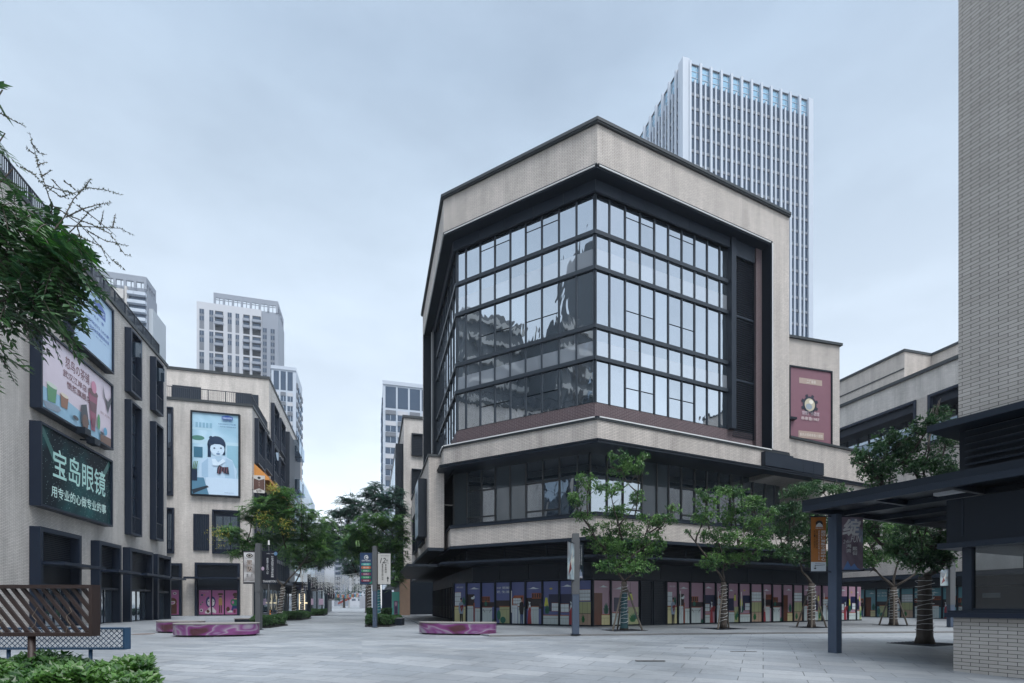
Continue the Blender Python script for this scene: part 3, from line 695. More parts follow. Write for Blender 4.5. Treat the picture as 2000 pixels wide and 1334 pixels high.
# red advert on the stepped tower
rb = thing('billboard', 'framed dull red billboard with gear emblem on the stepped brick tower', 'billboard', WT.p(1.5, 0, 11.8))
a, b = WT.u(1541, .1), WT.u(1625, .1); z0, z1 = 10.6, WT.zp(1580, 719, .1)
mb = MB(); WT.rim(mb, a, b, .01, .16, z0, z1, .09, METAL2); mb.build('frame', rb)
mb = MB(); WT.box(mb, a+.09, b-.09, .01, .09, z0+.09, z1-.09, cm('#77525e', .6, .1))
P = Panel(WT, a+.09, b-.09, z0+.09, z1-.09, .092, mb)
zz = lambda py: (WT.zp(1583, py, .1)-z0-.09)/(z1-z0-.18)
P.rect(.22, zz(751), .78, zz(740), cm('#a08e84')); P.text('二厂串串', .40, zz(749), .62, zz(742), cm('#c9c2ba'), .005)
P.rect(.20, zz(857), .82, zz(843), cm('#a08e84')); P.text('重庆火锅串串香小酒馆', .23, zz(853), .79, zz(847), cm('#d0c9c0'))
cxx, cyy = .47, zz(791); asp = (b-a-.18)/(z1-z0-.18)
P.v += .004
for i in range(8):
    t = 2*pi*i/8+.39; dx, dy = cos(t), sin(t)
    P.poly([(cxx+(dx*.12-dy*.035), cyy+(dy*.12+dx*.035)*asp), (cxx+(dx*.21-dy*.03), cyy+(dy*.21+dx*.03)*asp), (cxx+(dx*.21+dy*.03), cyy+(dy*.21-dx*.03)*asp), (cxx+(dx*.12+dy*.035), cyy+(dy*.12-dx*.035)*asp)], cm('#1a2030'), False)
P.ell(cxx, cyy, .165, .165*asp, cm('#1a2030'), n=28); P.ell(cxx, cyy, .125, .125*asp, cm('#b9b19a'), n=24); P.ell(cxx-.02, cyy-.02, .08, .06*asp, cm('#8a95a0')); P.ell(cxx+.03, cyy+.03, .05, .04*asp, cm('#dcd8cc'))
P.text('钢铁厂小酒馆', .28, zz(812), .70, zz(804), cm('#b9a9b0'), .01); P.text('串串香1987', .26, zz(822), .70, zz(815), cm('#c4b8b8'), .01)
mb.build('poster', rb, recalc=False)
# ------------------------------------------------------------------ long brick block on the left
WE = Wall(*AT(224, 36.9), ST)                         # u=0 at photo column 224, runs away down the street
ZE = WE.zp(326.7, 713)
ueE = WE.u(325.5)
lb_ = thing('brick_block', 'long cream brick block at the left with dark box windows and a railed roof terrace', 'building', WE.p(0, 0, 0))
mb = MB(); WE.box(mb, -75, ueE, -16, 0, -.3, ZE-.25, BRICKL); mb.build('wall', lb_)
mb = MB(); WE.box(mb, -75, ueE+.1, -.5, .12, ZE-.248, ZE, COPE); WE.box(mb, -75, ueE, -16, -.502, ZE-.247, ZE-.1, CONC); mb.build('coping', lb_)
mb = MB(); ur = WE.u(316)
u = ur
while u > -60:
    WE.box(mb, u-.02, u+.02, -.25, -.21, ZE, ZE+1.15, METAL)
    if int(round((ur-u)/.16)) % 10 == 0: WE.box(mb, u-.05, u+.05, -.28, -.18, ZE, ZE+1.2, METAL)
    u -= .16
WE.box(mb, -60, ur, -.27, -.19, ZE+1.151, ZE+1.22, METAL); WE.box(mb, -60, ur, -.25, -.21, ZE+.12, ZE+.16, METAL)
WE.box(mb, ur-.05, ur, -4, -.28, ZE+1.15, ZE+1.2, METAL); mb.build('railing', lb_)
def box_window(w, par, u0, u1, z0, z1, dep=.45, t=.16, rail=True, cols=2, opens=False, glass=GLASSB, casem=True):
    fm = MB(); w.rim(fm, u0, u1, .001, dep, z0, z1, t, METALB)
    gm = MB(); w.box(gm, u0+t, u1-t, .001, .03, z0+t, z1-t, METALB)
    n = max(1, round((z1-z0)/4.6)); hh = (z1-z0-2*t)/n
    mm = MB(); rm = MB()
    for k in range(n):
        a = z0+t+k*hh; b = a+hh
        if k: w.box(fm, u0+t, u1-t, .03, .12, a-.35, a+.15, METALB)
        g0, g1 = a+.35, b-.5; c0, c1 = u0+t+.16, u1-t-.1
        w.plate(gm, [(c0, g0), (c1, g0), (c1, g1), (c0, g1)], .031, .05, glass)
        for i in range(cols+1):
            x = c0+(c1-c0)*i/cols; w.box(mm, x-.035, x+.035, .05, .10, g0, g1, METALB)
        zt_ = g0+(g1-g0)*.62; w.box(mm, c0, c1, .05, .095, zt_-.03, zt_+.03, METALB); w.box(mm, c0, c1, .05, .097, g1-.03, g1+.03, METALB)
        if opens:
            x0_, y0_ = c0+.1, zt_+.05
            mm.hexa([w.p(x0_, .1, y0_), w.p(x0_+.05, .9, y0_), w.p(x0_+.09, .9, y0_), w.p(x0_+.05, .1, y0_), w.p(x0_, .1, y0_+1.1), w.p(x0_+.05, .9, y0_+1.1), w.p(x0_+.09, .9, y0_+1.1), w.p(x0_+.05, .1, y0_+1.1)], GLASSB)
    if rail:
        x = u0+t+.1
        while x < u1-t: w.box(rm, x-.015, x+.015, dep-.08, dep-.05, z0+t, z0+t+1.2, METALB); x += .14
        w.box(rm, u0+t, u1-t, dep-.09, dep-.04, z0+t+1.2, z0+t+1.26, METALB)
    g_ = gm.build('window', par); fm.build('frame', g_); mm.build('mullion', g_)
    if rail: rm.build('railing', g_)
def pw(w, par, p0, p1, ytop, ybot, xref=None, **k):
    u0, u1 = w.u(p0), w.u(p1, .45); x = xref or p0
    box_window(w, par, u0, u1, w.zp(x, ybot), w.zp(x, ytop), **k)
pw(WE, lb_, 243, 278, 638, 763, opens=True); pw(WE, lb_, 243, 278, 779, 1043)
pw(WE, lb_, 292.5, 320, 695, 800, opens=True); pw(WE, lb_, 292.5, 320, 822, 1053)
# same rhythm towards the camera and behind it (seen mirrored in the glass box)
za, zb_, zc, zd = WE.zp(243, 638), WE.zp(243, 763), WE.zp(243, 779), WE.zp(243, 1043)
for i in range(7):
    u = -26-i*6.2; box_window(WE, lb_, u, u+3.4, zb_, za, rail=False); box_window(WE, lb_, u, u+3.4, zd, zc, rail=False)
for k, (p0, p1, yt) in enumerate(((57, 141, 1027), (177, 221.5, 1055), (239.5, 286, 1068.5), (294.5, 322, 1081.5))):
    u0, u1 = WE.u(p0), WE.u(p1); z1 = WE.zp(p0, yt)
    gm = MB(); WE.box(gm, u0+.25, u1-.25, .001, .03, 0, z1-.25, METAL2)
    fm = MB(); WE.rim(fm, u0, u1, .001, .5, -.02, z1, .25, METALB, tb=0)
    zl = z1-1.75; x = z1-.3
    lm = MB()
    while x > zl: WE.box(lm, u0+.26, u1-.4, .03, .12, x-.05, x-.015, METALB); x -= .11
    cmn = MB(); WE.box(cmn, u0+.2, u1+.6, .03, 1.5, zl-.28, zl-.12, METALB)
    WE.box(fm, u0+.25, u1-.25, .03, .4, zl-1.45, zl-1.30, METALB)
    dm = MB(); n = 4 if k in (0, 2) else 2; uu0, uu1 = u0+.3, u1-.3
    for i in range(n):
        a, b = uu0+(uu1-uu0)*i/n, uu0+(uu1-uu0)*(i+1)/n
        WE.plate(dm, [(a+.06, .05), (b-.06, .05), (b-.06, zl-1.48), (a+.06, zl-1.48)], .031, .05, GLASSD)
        WE.box(dm, a-.0, a+.06, .03, .1, .03, zl-1.46, METALB)
    d = gm.build('door_bay', lb_); fm.build('frame', d); lm.build('louver', d); cmn.build('canopy', d); dm.build('door', d)
# billboards on the left block
def board(name, label, w, px0, px1, ztl, zbl, dep=.55, t=.12):
    u0, u1 = w.u(px0), w.u(px1, dep)
    th = thing(name, label, 'billboard', w.p((u0+u1)/2, 0, zbl))
    fm = MB(); w.rim(fm, u0, u1, .02, dep, zbl, ztl, t, METALB); w.box(fm, u0+t, u1-t, .02, dep-.12, zbl+t, ztl-t, METAL2); fm.build('casing', th)
    mb = MB(); return th, mb, Panel(w, u0+t, u1-t, zbl+t, ztl-t, dep-.118, mb), (u0, u1)
V_ = .5
def zrow(w, px, py): return w.zp(px, py, V_)
th, mb, P, _ = board('billboard', 'lowest billboard on the left brick block, starry dark teal with pale Chinese lettering', WE, 56, 221, zrow(WE, 221, 901), zrow(WE, 221, 1030))
def poster_bg(name, c0, c1, c2, sc=1.4, dots=False, hot=None):
    m, t, b = base_mat(name); n = N('ShaderNodeTexNoise', t, Scale=sc, Detail=3.0, Distortion=.8); uv = N('ShaderNodeUVMap', t); t.links.new(uv.outputs[0], n.inputs['Vector'])
    r = N('ShaderNodeValToRGB', t); r.color_ramp.elements[0].color = c0+(1,); r.color_ramp.elements[1].color = c2+(1,); x = r.color_ramp.elements.new(.5); x.color = c1+(1,)
    r.color_ramp.elements[0].position = .3; r.color_ramp.elements[2].position = .72
    t.links.new(n.outputs[0], r.inputs[0]); last = r.outputs[0]
    if dots:
        v = N('ShaderNodeTexVoronoi', t, Scale=7.0); t.links.new(uv.outputs[0], v.inputs['Vector'])
        l = N('ShaderNodeMath', t, operation='LESS_THAN'); l.inputs[1].default_value = .13; t.links.new(v.outputs['Distance'], l.inputs[0])
        mx = N('ShaderNodeMix', t, data_type='RGBA'); mx.inputs[7].default_value = (.35, .5, .5, 1); t.links.new(l.outputs[0], mx.inputs[0]); t.links.new(last, mx.inputs[6]); last = mx.outputs[2]
    t.links.new(last, b.inputs['Base Color']); b.inputs['Roughness'].default_value = .5; b.inputs['Specular IOR Level'].default_value = .15; return m
STAR = poster_bg('teal_star_print', (.0015, .005, .010), (.003, .011, .018), (.02, .10, .105), .22, True)
P.rect(0, 0, 1, 1, STAR); T1 = cm('#b4ddd6'); T2 = cm('#cdebe4')
P.poly([(0, .97), (.03, 1), (.22, .62), (.16, .60)], cm('#1c5a54')); P.poly([(1, .95), (.97, 1), (.84, .72), (.88, .68)], cm('#1c5a54'), False)
P.text('宝岛眼镜', .15, .40, .91, .79, T1, .010); P.text('用专业的心做专业的事', .13, .14, .92, .29, T2, .014)
mb.build('poster', th, recalc=False)
th, mb, P, _ = board('billboard', 'middle billboard on the left brick block, pink with a drink cup and an eagle', WE, 57, 222, zrow(WE, 222, 754), zrow(WE, 222, 881))
P.rect(0, 0, 1, 1, cm('#ddd0dc', .4)); P.poly([(0, 0), (1, 0), (1, .12), (.55, .26), (.3, .30), (.0, .28)], cm('#8fb9d2')); M_ = cm('#6b2a38')
P.text('怒鸟の茶铺', .30, .74, .64, .90, M_, .008); P.text('武汉江岸店', .27, .60, .60, .70, M_, .01); P.text('愤怒旗舰店', .32, .47, .66, .57, M_, .01)
P.poly([(.02, .10), (.22, .14), (.24, .10), (.20, .05), (.06, .02)], cm('#7f8fa0')); P.poly([(.08, .13), (.17, .15), (.19, .36), (.07, .34)], cm('#4a8a5a')); P.ell(.13, .36, .065, .03, cm('#cfd8cc')); P.poly([(.24, .16), (.32, .17), (.335, .34), (.23, .33)], cm('#8a5a3c')); P.ell(.283, .335, .052, .025, cm('#e0d4c0'))
P.poly([(.62, .64), (.76, .66), (.72, .10), (.66, .10)], cm('#8c3a58')); P.poly([(.63, .52), (.745, .53), (.735, .38), (.645, .38)], cm('#5a2232')); P.ell(.69, .67, .075, .05, cm('#5a2a30')); P.ell(.70, .76, .04, .09, cm('#c47a96')); P.ell(.69, .22, .03, .07, cm('#6c2840'))
P.poly([(.84, .93), (.88, .74), (.93, .70), (.99, .82), (1, .76), (.955, .62), (.93, .52), (.905, .66), (.86, .74)], cm('#22242c'))
P.text('地址 汉口中心', .80, .44, .98, .48, M_); P.poly([(.80, .0), (.80, .12), (.98, .14), (.98, .0)], cm('#6a4632')); P.poly([(.50, .36), (.58, .42), (.62, .14), (.50, .10)], cm('#1e2230')); P.ell(.56, .14, .045, .12, cm('#5c3a2a')); P.ell(.77, .28, .022, .12, cm('#2f8a4c')); P.ell(.88, .20, .03, .06, cm('#4a9ac0')); P.ell(.42, .12, .04, .03, cm('#2b2f38')); P.ell(.82, .14, .03, .02, cm('#2b2f38'))
mb.build('poster', th, recalc=False)
th, mb, P, _ = board('billboard', 'topmost billboard on the left brick block, pale blue with a blue house-shaped logo', WE, 122, 223.5, zrow(WE, 223.5, 608), zrow(WE, 223.5, 733))
P.rect(0, 0, 1, 1, cm('#aecbe6', .3)); BL = cm('#2c56a8')
P.poly([(.48, .70), (.82, .70), (.82, .84), (.65, .95), (.48, .84)], BL); P.text('KIDS KEYS', .51, .74, .79, .81, cm('#c8dcf0'), .02)
P.text('K K · 家', .52, .60, .78, .65, BL, .01); P.text('KIDSKEYS | KK家', .32, .47, .92, .53, BL, .01); P.text('一站式全优教育综合体', .34, .38, .92, .44, BL, .01); P.text('—— 少儿 · 成长 · 教育 · 未来 ——', .36, .32, .92, .345, BL)
mb.build('poster', th, recalc=False)
for u, z in ((WE.u(136), WE.zp(136, 838)), (WE.u(156), WE.zp(156, 858))):
    t_ = thing('floodlight', 'small dark floodlight above the starry teal billboard, the %s one' % ('left' if u < WE.u(140) else 'right'), 'floodlight', WE.p(u, 0, z), 'floodlights between the left billboards')
    mb = MB(); WE.box(mb, u-.35, u+.35, .5, .95, z-.3, z+.1, METAL2); mb.build('housing', t_)
    mb = MB(); WE.box(mb, u-.05, u+.05, .02, .5, z-.05, z+.03, METAL); mb.build('bracket', t_)

# ------------------------------------------------------------------ brick block across the end of the square (F)
F0 = AT(492.5, 59.5); WF = Wall(*go(F0, neg(dB), 14), 74.8)      # front face, right end u=14
WFs = Wall(F0[0], F0[1], ST)                           # street face, u runs away
Z1 = WF.zp(492, 790); FU = 10.0
fb = thing('brick_block', 'cream brick block facing the square with the schoolgirl billboard and orange awnings down its side', 'building', (F0[0], F0[1], 0))
def quadbox(mb, wf, a, b, back, z0, z1, m): wf.box(mb, a, b, -back, 0, z0, z1, m)
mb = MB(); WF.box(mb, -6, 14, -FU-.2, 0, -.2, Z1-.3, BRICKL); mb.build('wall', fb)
mb = MB(); WF.box(mb, -6, 14.12, -.5, .12, Z1-.298, Z1, COPE); WF.box(mb, 13.5, 14.12, -FU, -.502, Z1-.298, Z1, COPE); mb.build('coping', fb)
Z2 = WFs.zp(525, 735); Z2 = min(Z2, 33)
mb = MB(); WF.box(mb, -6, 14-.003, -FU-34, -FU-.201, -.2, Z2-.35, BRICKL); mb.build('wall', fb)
mb = MB(); WF.box(mb, -6, 14.1, -FU-.7, -FU-.05, Z2-.348, Z2, COPE); WF.box(mb, 13.4, 14.1, -FU-34, -FU-.702, Z2-.348, Z2, COPE); mb.build('coping', fb)
mb = MB()
for i in range(95):
    u = -5+i*.2
    if u > 13.9: break
    WF.box(mb, u-.015, u+.015, -.28, -.24, Z1, Z1+1.2, METAL)
    if i % 9 == 0: WF.box(mb, u-.05, u+.05, -.3, -.22, Z1, Z1+1.25, METAL)
WF.box(mb, -5, 13.9, -.3, -.22, Z1+1.25, Z1+1.32, METAL)
i = 0
while i*.2 < FU-.3: WF.box(mb, 13.78, 13.82, -.5-i*.2, -.46-i*.2, Z1, Z1+1.2, METAL); i += 1
WF.box(mb, 13.76, 13.84, -FU-.1, -.3, Z1+1.25, Z1+1.32, METAL); mb.build('railing', fb)
for p0, p1, y0, y1 in ((337, 393, 752, 795), (461, 505, 768, 795)):
    w2 = Wall(*WF.p(0, -FU-.2, 0)[:2], 74.8); a, b = w2.u(p0), w2.u(p1); z1 = w2.z(a, y0); z0 = Z1+.1
    gm = MB(); w2.box(gm, a, b, .001, .12, z0, z1, METAL); 
    for k in range(5): zz_ = z0+.6+k*.5; w2.box(gm, a+(b-a)*.25, b-(b-a)*.25, .12, .16, zz_, zz_+.2, GLASSD)
    gm.build('terrace_window', fb)
UU = WF.u
def fwin(p0, p1, y0, y1, **k): box_window(WF, fb, UU(p0), UU(p1), WF.zp((p0+p1)/2, y1), WF.zp((p0+p1)/2, y0), **k)
fwin(322, 339, 796, 968, dep=.3); fwin(322, 341, 992, 1081, dep=.3); fwin(415.5, 469.5, 997, 1082, dep=.3, cols=3)
gm = MB(); a, b, z0, z1 = UU(378.5), UU(409), WF.zp(395, 1075.5), WF.zp(395, 1004.5); WF.rim(gm, a, b, .001, .2, z0, z1, .1, METALB)
for i in range(1, 8): x = a+(b-a)*i/8; WF.box(gm, x-.06, x+.06, .06, .2, z0+.1, z1-.1, METALB)
k_ = MB(); WF.box(k_, a+.1, b-.1, .001, .03, z0+.1, z1-.1, GLASSB); k = k_.build('barred_window', fb); gm.build('bars', k)
# ground floor bays with pink prints
PK = cm('#9a5a86'); 
for bi, (p0, p1, y0) in enumerate(((322, 356.5, 1100.5), (382, 469.5, 1100.5))):
    a, b = UU(p0), UU(p1); z1 = WF.zp(p1, y0)
    gm = MB(); WF.box(gm, a+.25, b-.25, .001, .03, 0, z1-.25, METAL2); fm = MB(); WF.rim(fm, a, b, .001, .35, -.02, z1, .25, METALB, tb=0)
    z = z1-.35
    while z > z1-1.5: WF.box(fm, a+.3, b-.3, .03, .1, z-.05, z, METAL); z -= .15
    cn = MB(); WF.box(cn, a-.7, b+.1, .36, 1.7, z1-1.85, z1-1.65, METALB)
    WF.box(fm, a+.25, b-.25, .03, .3, WF.zp(425, 1151)-.001, WF.zp(425, 1151)+.15, METALB)
    d = gm.build('door_bay', fb); fm.build('frame', d); cn.build('canopy', d)
    zt_ = WF.zp(425, 1152.5)
    for j, (q0, q1) in enumerate(((331, 350.5),) if bi == 0 else ((389, 412.5), (415, 437.5), (440, 463))):
        mb = MB(); u0, u1 = UU(q0), UU(q1); WF.box(mb, u0, u1, .03, .05, .12, zt_, DARK); P = Panel(WF, u0, u1, .14, zt_-.02, .051, mb, .005); P.rect(0, 0, 1, 1, PK)
        Wt, Dk, Nv, Gn, Tn, Br, Sk = cm('#b9b4b8'), cm('#26202a'), cm('#1c2a5c'), cm('#2a6a4c'), cm('#9a7a50'), cm('#4a2c22'), cm('#b08c78')
        if bi == 0:
            P.ell(.55, .86, .18, .05, Wt); P.ell(.55, .86, .09, .025, Dk); P.rect(.05, .03, .75, .42, Br); P.ell(.35, .52, .42, .16, cm('#5a3420')); P.ell(.3, .50, .3, .09, Wt); P.ell(.3, .51, .22, .07, PK, 180, 360); P.rect(.0, .55, .6, .60, cm('#5a3420'))
        elif j in (0, 1) and j == 0:
            P.text('熙街小镇', .2, .92, .8, .95, Wt); P.ell(.25, .8, .1, .04, Nv); P.ell(.45, .8, .08, .03, Tn); P.ell(.85, .52, .28, .22, Nv, 90, 270); P.ell(.9, .50, .20, .15, Wt, 90, 270); P.ell(.80, .54, .05, .02, Dk); P.poly([(.5, .12), (.95, .32), (1, .1), (.8, .02), (.5, .05)], Wt); P.poly([(.6, .14), (.75, .22), (.9, .12), (.75, .05)], Br); P.ell(.2, .17, .14, .07, Wt); P.ell(.2, .17, .08, .04, Dk); P.ell(.15, .42, .06, .03, Gn); P.ell(.3, .5, .06, .03, Gn)
        elif j == 1:
            P.ell(.0, .52, .28, .22, Nv, -90, 90); P.ell(.0, .50, .20, .15, Wt, -90, 90); P.ell(.12, .54, .04, .02, Dk); P.poly([(0, .32), (.35, .14), (.3, .04), (0, .1)], Wt)
            P.rect(.58, .06, .68, .42, Br); P.rect(.74, .06, .84, .42, Br, False); P.rect(.55, .38, .87, .66, Tn); P.rect(.62, .66, .80, .82, Sk); P.ell(.71, .84, .24, .05, Br); P.rect(.60, .70, .82, .76, Dk)
        else:
            P.rect(.78, .62, .98, .82, Sk); P.ell(.88, .82, .24, .08, Br); P.rect(.74, .68, 1, .74, Dk); P.rect(.62, .36, 1, .62, Gn); P.ell(.66, .50, .2, .14, Gn); P.ell(.66, .50, .1, .07, PK); P.poly([(.5, .12), (.62, .36), (1, .36), (1, .24), (.72, .24), (.64, .12)], Nv); P.rect(.2, .08, .62, .16, Wt); P.ell(.25, .22, .15, .1, Br); P.rect(.72, .06, .9, .2, cm('#6a1e3a'))
        mb.build('window_print', d, recalc=False)
# street side of that block
US = WFs.u
def swin(p0, p1, y0, y1, x=None, **k): box_window(WFs, fb, US(p0), US(p1), WFs.zp(p0, y1), WFs.zp(p0, y0), **k)
swin(497, 511, 816, 905); swin(513, 525, 842, 915); swin(529, 539.5, 786, 866); swin(543, 552, 815, 880); swin(529, 539, 868, 938, opens=True); swin(542, 551, 892, 950)
mb = MB(); a, b = US(553.5), US(564.5); WFs.box(mb, a, b, .001, .9, 3.0, WFs.zp(554, 843), METAL); mb.build('dark_pier', fb)
mb = MB(); a, b = US(565), US(584); WFs.box(mb, a, b, .001, .25, 3.0, WFs.zp(566, 858), METALB)
for i in range(10):
    zz_ = 5+i*1.9; WFs.box(mb, a+.2, b-.2, .25, .3, zz_, zz_+1.3, GLASSB)
mb.build('glazed_bay', fb)
for p0, p1, zt_, zb2 in ((566, 571, 858, 882), (572, 577, 870, 893), (567, 573, 935, 955), (575, 580, 945, 965)):
    mb = MB(); a, b = US(p0), US(p1); WFs.box(mb, a, b, .3, 1.5, WFs.zp(p0, zb2), WFs.zp(p0, zt_), GLASSB); mb.build('bay_window', fb)
aw = []
for i, (p0, p1) in enumerate(((496.5, 515), (516, 528), (529, 540), (541, 550))):
    a, b = US(p0), US(p1); zt_ = WFs.zp(p0, 906+i*.2); mb = MB(); z0 = WFs.zp(p0, 929)
    zt_ = WFs.zp(497, 906); z0 = zt_-1.5
    mb.solid([WFs.p(a, .0, zt_), WFs.p(b, .0, zt_), WFs.p(b, 1.6, z0), WFs.p(a, 1.6, z0), WFs.p(a, 1.6, z0-.35), WFs.p(b, 1.6, z0-.35), WFs.p(a, 0, z0-.35), WFs.p(b, 0, z0-.35)], ((0, 1, 2, 3), (3, 2, 5, 4), (0, 3, 4, 6), (1, 7, 5, 2)), mat('orange_awning', '#c98a45', .7, .08))
    mb.build('awning', fb)
gm = MB(); fm = MB(); zt9 = WFs.zp(497, 935)-.4; WFs.box(gm, 1.0, 22, .001, .06, 4.5, zt9, GLASSD)
for i in range(15): WFs.box(fm, 1+i*1.5-.06, 1+i*1.5+.06, .06, .3, 4.5, zt9, METAL)
for zz_ in (7.2, 10.0): WFs.box(fm, 1, 22, .06, .25, zz_, zz_+.5, METAL)
k = gm.build('dark_glazing', fb); fm.build('mullion', k)
gm = MB(); WFs.box(gm, .8, 33, .001, .2, .0, 4.4, METAL2); WFs.box(gm, .5, 33, .2, 2.0, 4.0, 4.3, METALB)
for i in range(9): u = 1.5+i*3.5; WFs.box(gm, u, u+2.6, .2, .24, .2, 3.2, GLASSD)
gm.build('shop_arcade', fb)
th = thing('projecting_sign', 'brown and white blade sign on the side wall below the orange awnings', 'sign', WFs.p(.6, 0, 13))
a0, a1 = WF.u(497.5), WF.u(516); z0, z1 = WF.zp(507, 963), WF.zp(507, 929)
ws = Wall(*WF.p(0, .1, 0)[:2], 74.8)
mb = MB(); ws.box(mb, 14.15, 15.35, -.06, .0, z0, z1, cm('#c0bdb8')); P = Panel(ws, 14.15, 15.35, z0, z1, .001, mb)
P.poly([(.03, .14), (.5, .26), (.97, .14), (.97, .82), (.5, .72), (.03, .82)], cm('#5a4038')); P.ell(.5, .86, .14, .07, cm('#2a2a2c')); P.text('伴山湾', .42, .36, .58, .64, cm('#9c8a80'), .01, vertical=True); P.text('火锅', .3, .05, .7, .2, cm('#3a3030'))
mb.build('sign_face', th, recalc=False); mb = MB(); ws.box(mb, 14.0, 14.15, -.05, -.01, z0+.3, z0+.36, METAL); ws.box(mb, 14.0, 14.15, -.05, -.01, z1-.36, z1-.3, METAL); mb.build('bracket', th)
# schoolgirl billboard
th = thing('billboard', 'tall pale blue billboard of a schoolgirl at a desk, on the block facing the square', 'billboard', WF.p(9, 0, 13))
a, b = UU(374), UU(470); zt_, zb2 = WF.zp(374, 803), WF.zp(374, 968)
mb = MB(); WF.rim(mb, a, b, .02, .4, zb2, zt_, .16, METAL2); mb.build('casing', th)
mb = MB(); WF.box(mb, a+.16, b-.16, .02, .25, zb2+.16, zt_-.16, METAL2); P = Panel(WF, a+.16, b-.16, zb2+.16, zt_-.16, .252, mb, .006)
GB = poster_bg('pale_blue_photo_print', (.30, .50, .64), (.40, .60, .74), (.62, .78, .90), .25)
P.rect(0, 0, 1, 1, GB)
P.rect(.0, .79, .42, .82, cm('#a9cbdc')); P.rect(.0, .62, 1, .66, cm('#b4d2e2'), False); P.ell(.12, .69, .14, .03, cm('#4c7f74')); P.rect(.03, .45, .22, .58, cm('#3c6c84')); P.rect(.75, .35, 1, .62, cm('#8db9cd'))
for i in range(5): P.rect(.07+i*.075, .82, .12+i*.075, .88, cm('#7fa9c0'), i == 0)
P.poly([(.08, .18), (.18, .42), (.38, .47), (.62, .50), (.86, .44), (.97, .30), (.93, .18)], cm('#b7d0e6')); P.poly([(.20, .22), (.20, .38), (.34, .45), (.34, .2)], cm('#9dbcd6')); P.poly([(.7, .2), (.72, .46), (.88, .42), (.93, .2)], cm('#a3c2da'), False)
P.ell(.52, .62, .20, .105, cm('#17304c')); P.rect(.33, .46, .40, .62, cm('#17304c'), False); P.rect(.66, .50, .71, .62, cm('#17304c'), False); P.ell(.40, .70, .04, .022, cm('#17304c'))
P.poly([(.50, .42), (.62, .42), (.66, .52), (.48, .54)], cm('#a8c4da')); P.ell(.54, .565, .155, .085, cm('#c6dcee')); P.poly([(.38, .60), (.42, .69), (.54, .715), (.66, .68), (.70, .60), (.60, .625), (.48, .625)], cm('#17304c'))
P.ell(.475, .575, .022, .008, cm('#1c3450')); P.ell(.62, .58, .022, .008, cm('#1c3450')); P.ell(.56, .535, .012, .006, cm('#90aac4')); P.ell(.56, .508, .045, .010, cm('#6f8cae'))
P.poly([(.42, .44), (.50, .44), (.56, .40), (.66, .45), (.72, .42), (.58, .36), (.44, .36)], cm('#cfe2f2'))
P.poly([(.54, .33), (.58, .37), (.66, .345), (.78, .35), (.80, .26), (.70, .27), (.64, .30), (.60, .255), (.53, .27)], cm('#2b2c3a')); P.v += .006
for i in range(4): P.line(.56+i*.06, .26+i*.006, .59+i*.055, .35, .010, cm('#9c6a72'), False)
P.poly([(.25, .0), (.30, .21), (1, .21), (1, .0)], cm('#c2d8ec')); P.poly([(0, 0), (0, .20), (.25, .205), (.36, .0)], cm('#54809a')); P.poly([(.02, .0), (.0, .05), (.32, .11), (.36, .09)], cm('#26323e'))
P.rect(.0, .16, .11, .31, cm('#1c2c44')); 
for i in range(3): P.line(.02+i*.03, .30, .05+i*.035, .40, .018, cm('#5a7a5c'), i == 0)
P.poly([(.64, .935), (.64, .97), (.76, .985), (.88, .97), (.88, .935)], cm('#1f4494')); P.text('KIDS KEYS', .66, .942, .86, .962, cm('#c8dcf0'), .02); P.text('K K · 家', .68, .908, .84, .92, cm('#2c56a8'), .01); P.text('KIDSKEYS | KK家', .57, .865, .95, .885, cm('#2c4c80'), .01); P.text('一站式全优教育综合体', .57, .835, .95, .852, cm('#2c4c80'))
P.text('扫码关注公众号', .70, .025, .90, .035, cm('#4c6c8c'))
mb.build('poster', th, recalc=False)

# ------------------------------------------------------------------ brick block beyond the corner building (G)
G0 = AT(788.6, 62.0); WGf = Wall(G0[0], G0[1], 74.8); WGs = Wall(*go(G0, dS, 26), 180+ST)
ZG = WGf.zp(789, 811)
gb = thing('brick_block', 'cream brick block beyond the corner building, with two shuttered windows in its end wall', 'building', (G0[0], G0[1], 0))
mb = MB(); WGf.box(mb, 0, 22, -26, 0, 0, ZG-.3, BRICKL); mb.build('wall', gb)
mb = MB(); WGf.box(mb, .1, 22, .001, .25, 0, 4.4, METAL2); mb.build('shop_wall', gb)
mb = MB(); WGf.box(mb, -.15, 22, -26, .15, ZG-.298, ZG, COPE); mb.build('coping', gb)
for y0, y1 in ((847, 890), (916, 965), (990, 1035)):
    a, b = WGf.u(803.5), WGf.u(840); z0, z1 = WGf.zp(803, y1), WGf.zp(803, y0); mb = MB(); WGf.rim(mb, a, b, .001, .3, z0, z1, .16, METAL2); gm = MB(); WGf.box(gm, a+.16, b-.16, .001, .03, z0+.16, z1-.16, METAL)
    z = z0+.25
    while z < z1-.2: WGf.box(gm, a+.16, b-.16, .03, .06, z, z+.1, METAL2); z += .2
    k = gm.build('shuttered_window', gb); mb.build('frame', k)
mb = MB(); WGs.box(mb, 2, 25.2, .001, .9, 4.0, ZG-3.2, METAL2)
for i in range(6): WGs.box(mb, 3+i*3.6, 5.8+i*3.6, .9, .95, 5.0, ZG-4.5, GLASSD)
mb.build('glazed_bay', gb)
mb = MB(); WGs.box(mb, -2, 26.3, .001, 1.6, 3.7, 4.0, METALB); WGs.box(mb, 1, 24.9, .001, .15, 0, 3.65, METAL2); mb.build('shop_arcade', gb)
mb = MB(); wq = Wall(*AT(781, 57), 74.8); wq.box(mb, 0, 1.1, -1.1, 0, 0, 4.6, mat('tan_brick', (.25, .17, .12), .8, .2)); mb.build('pier', gb)
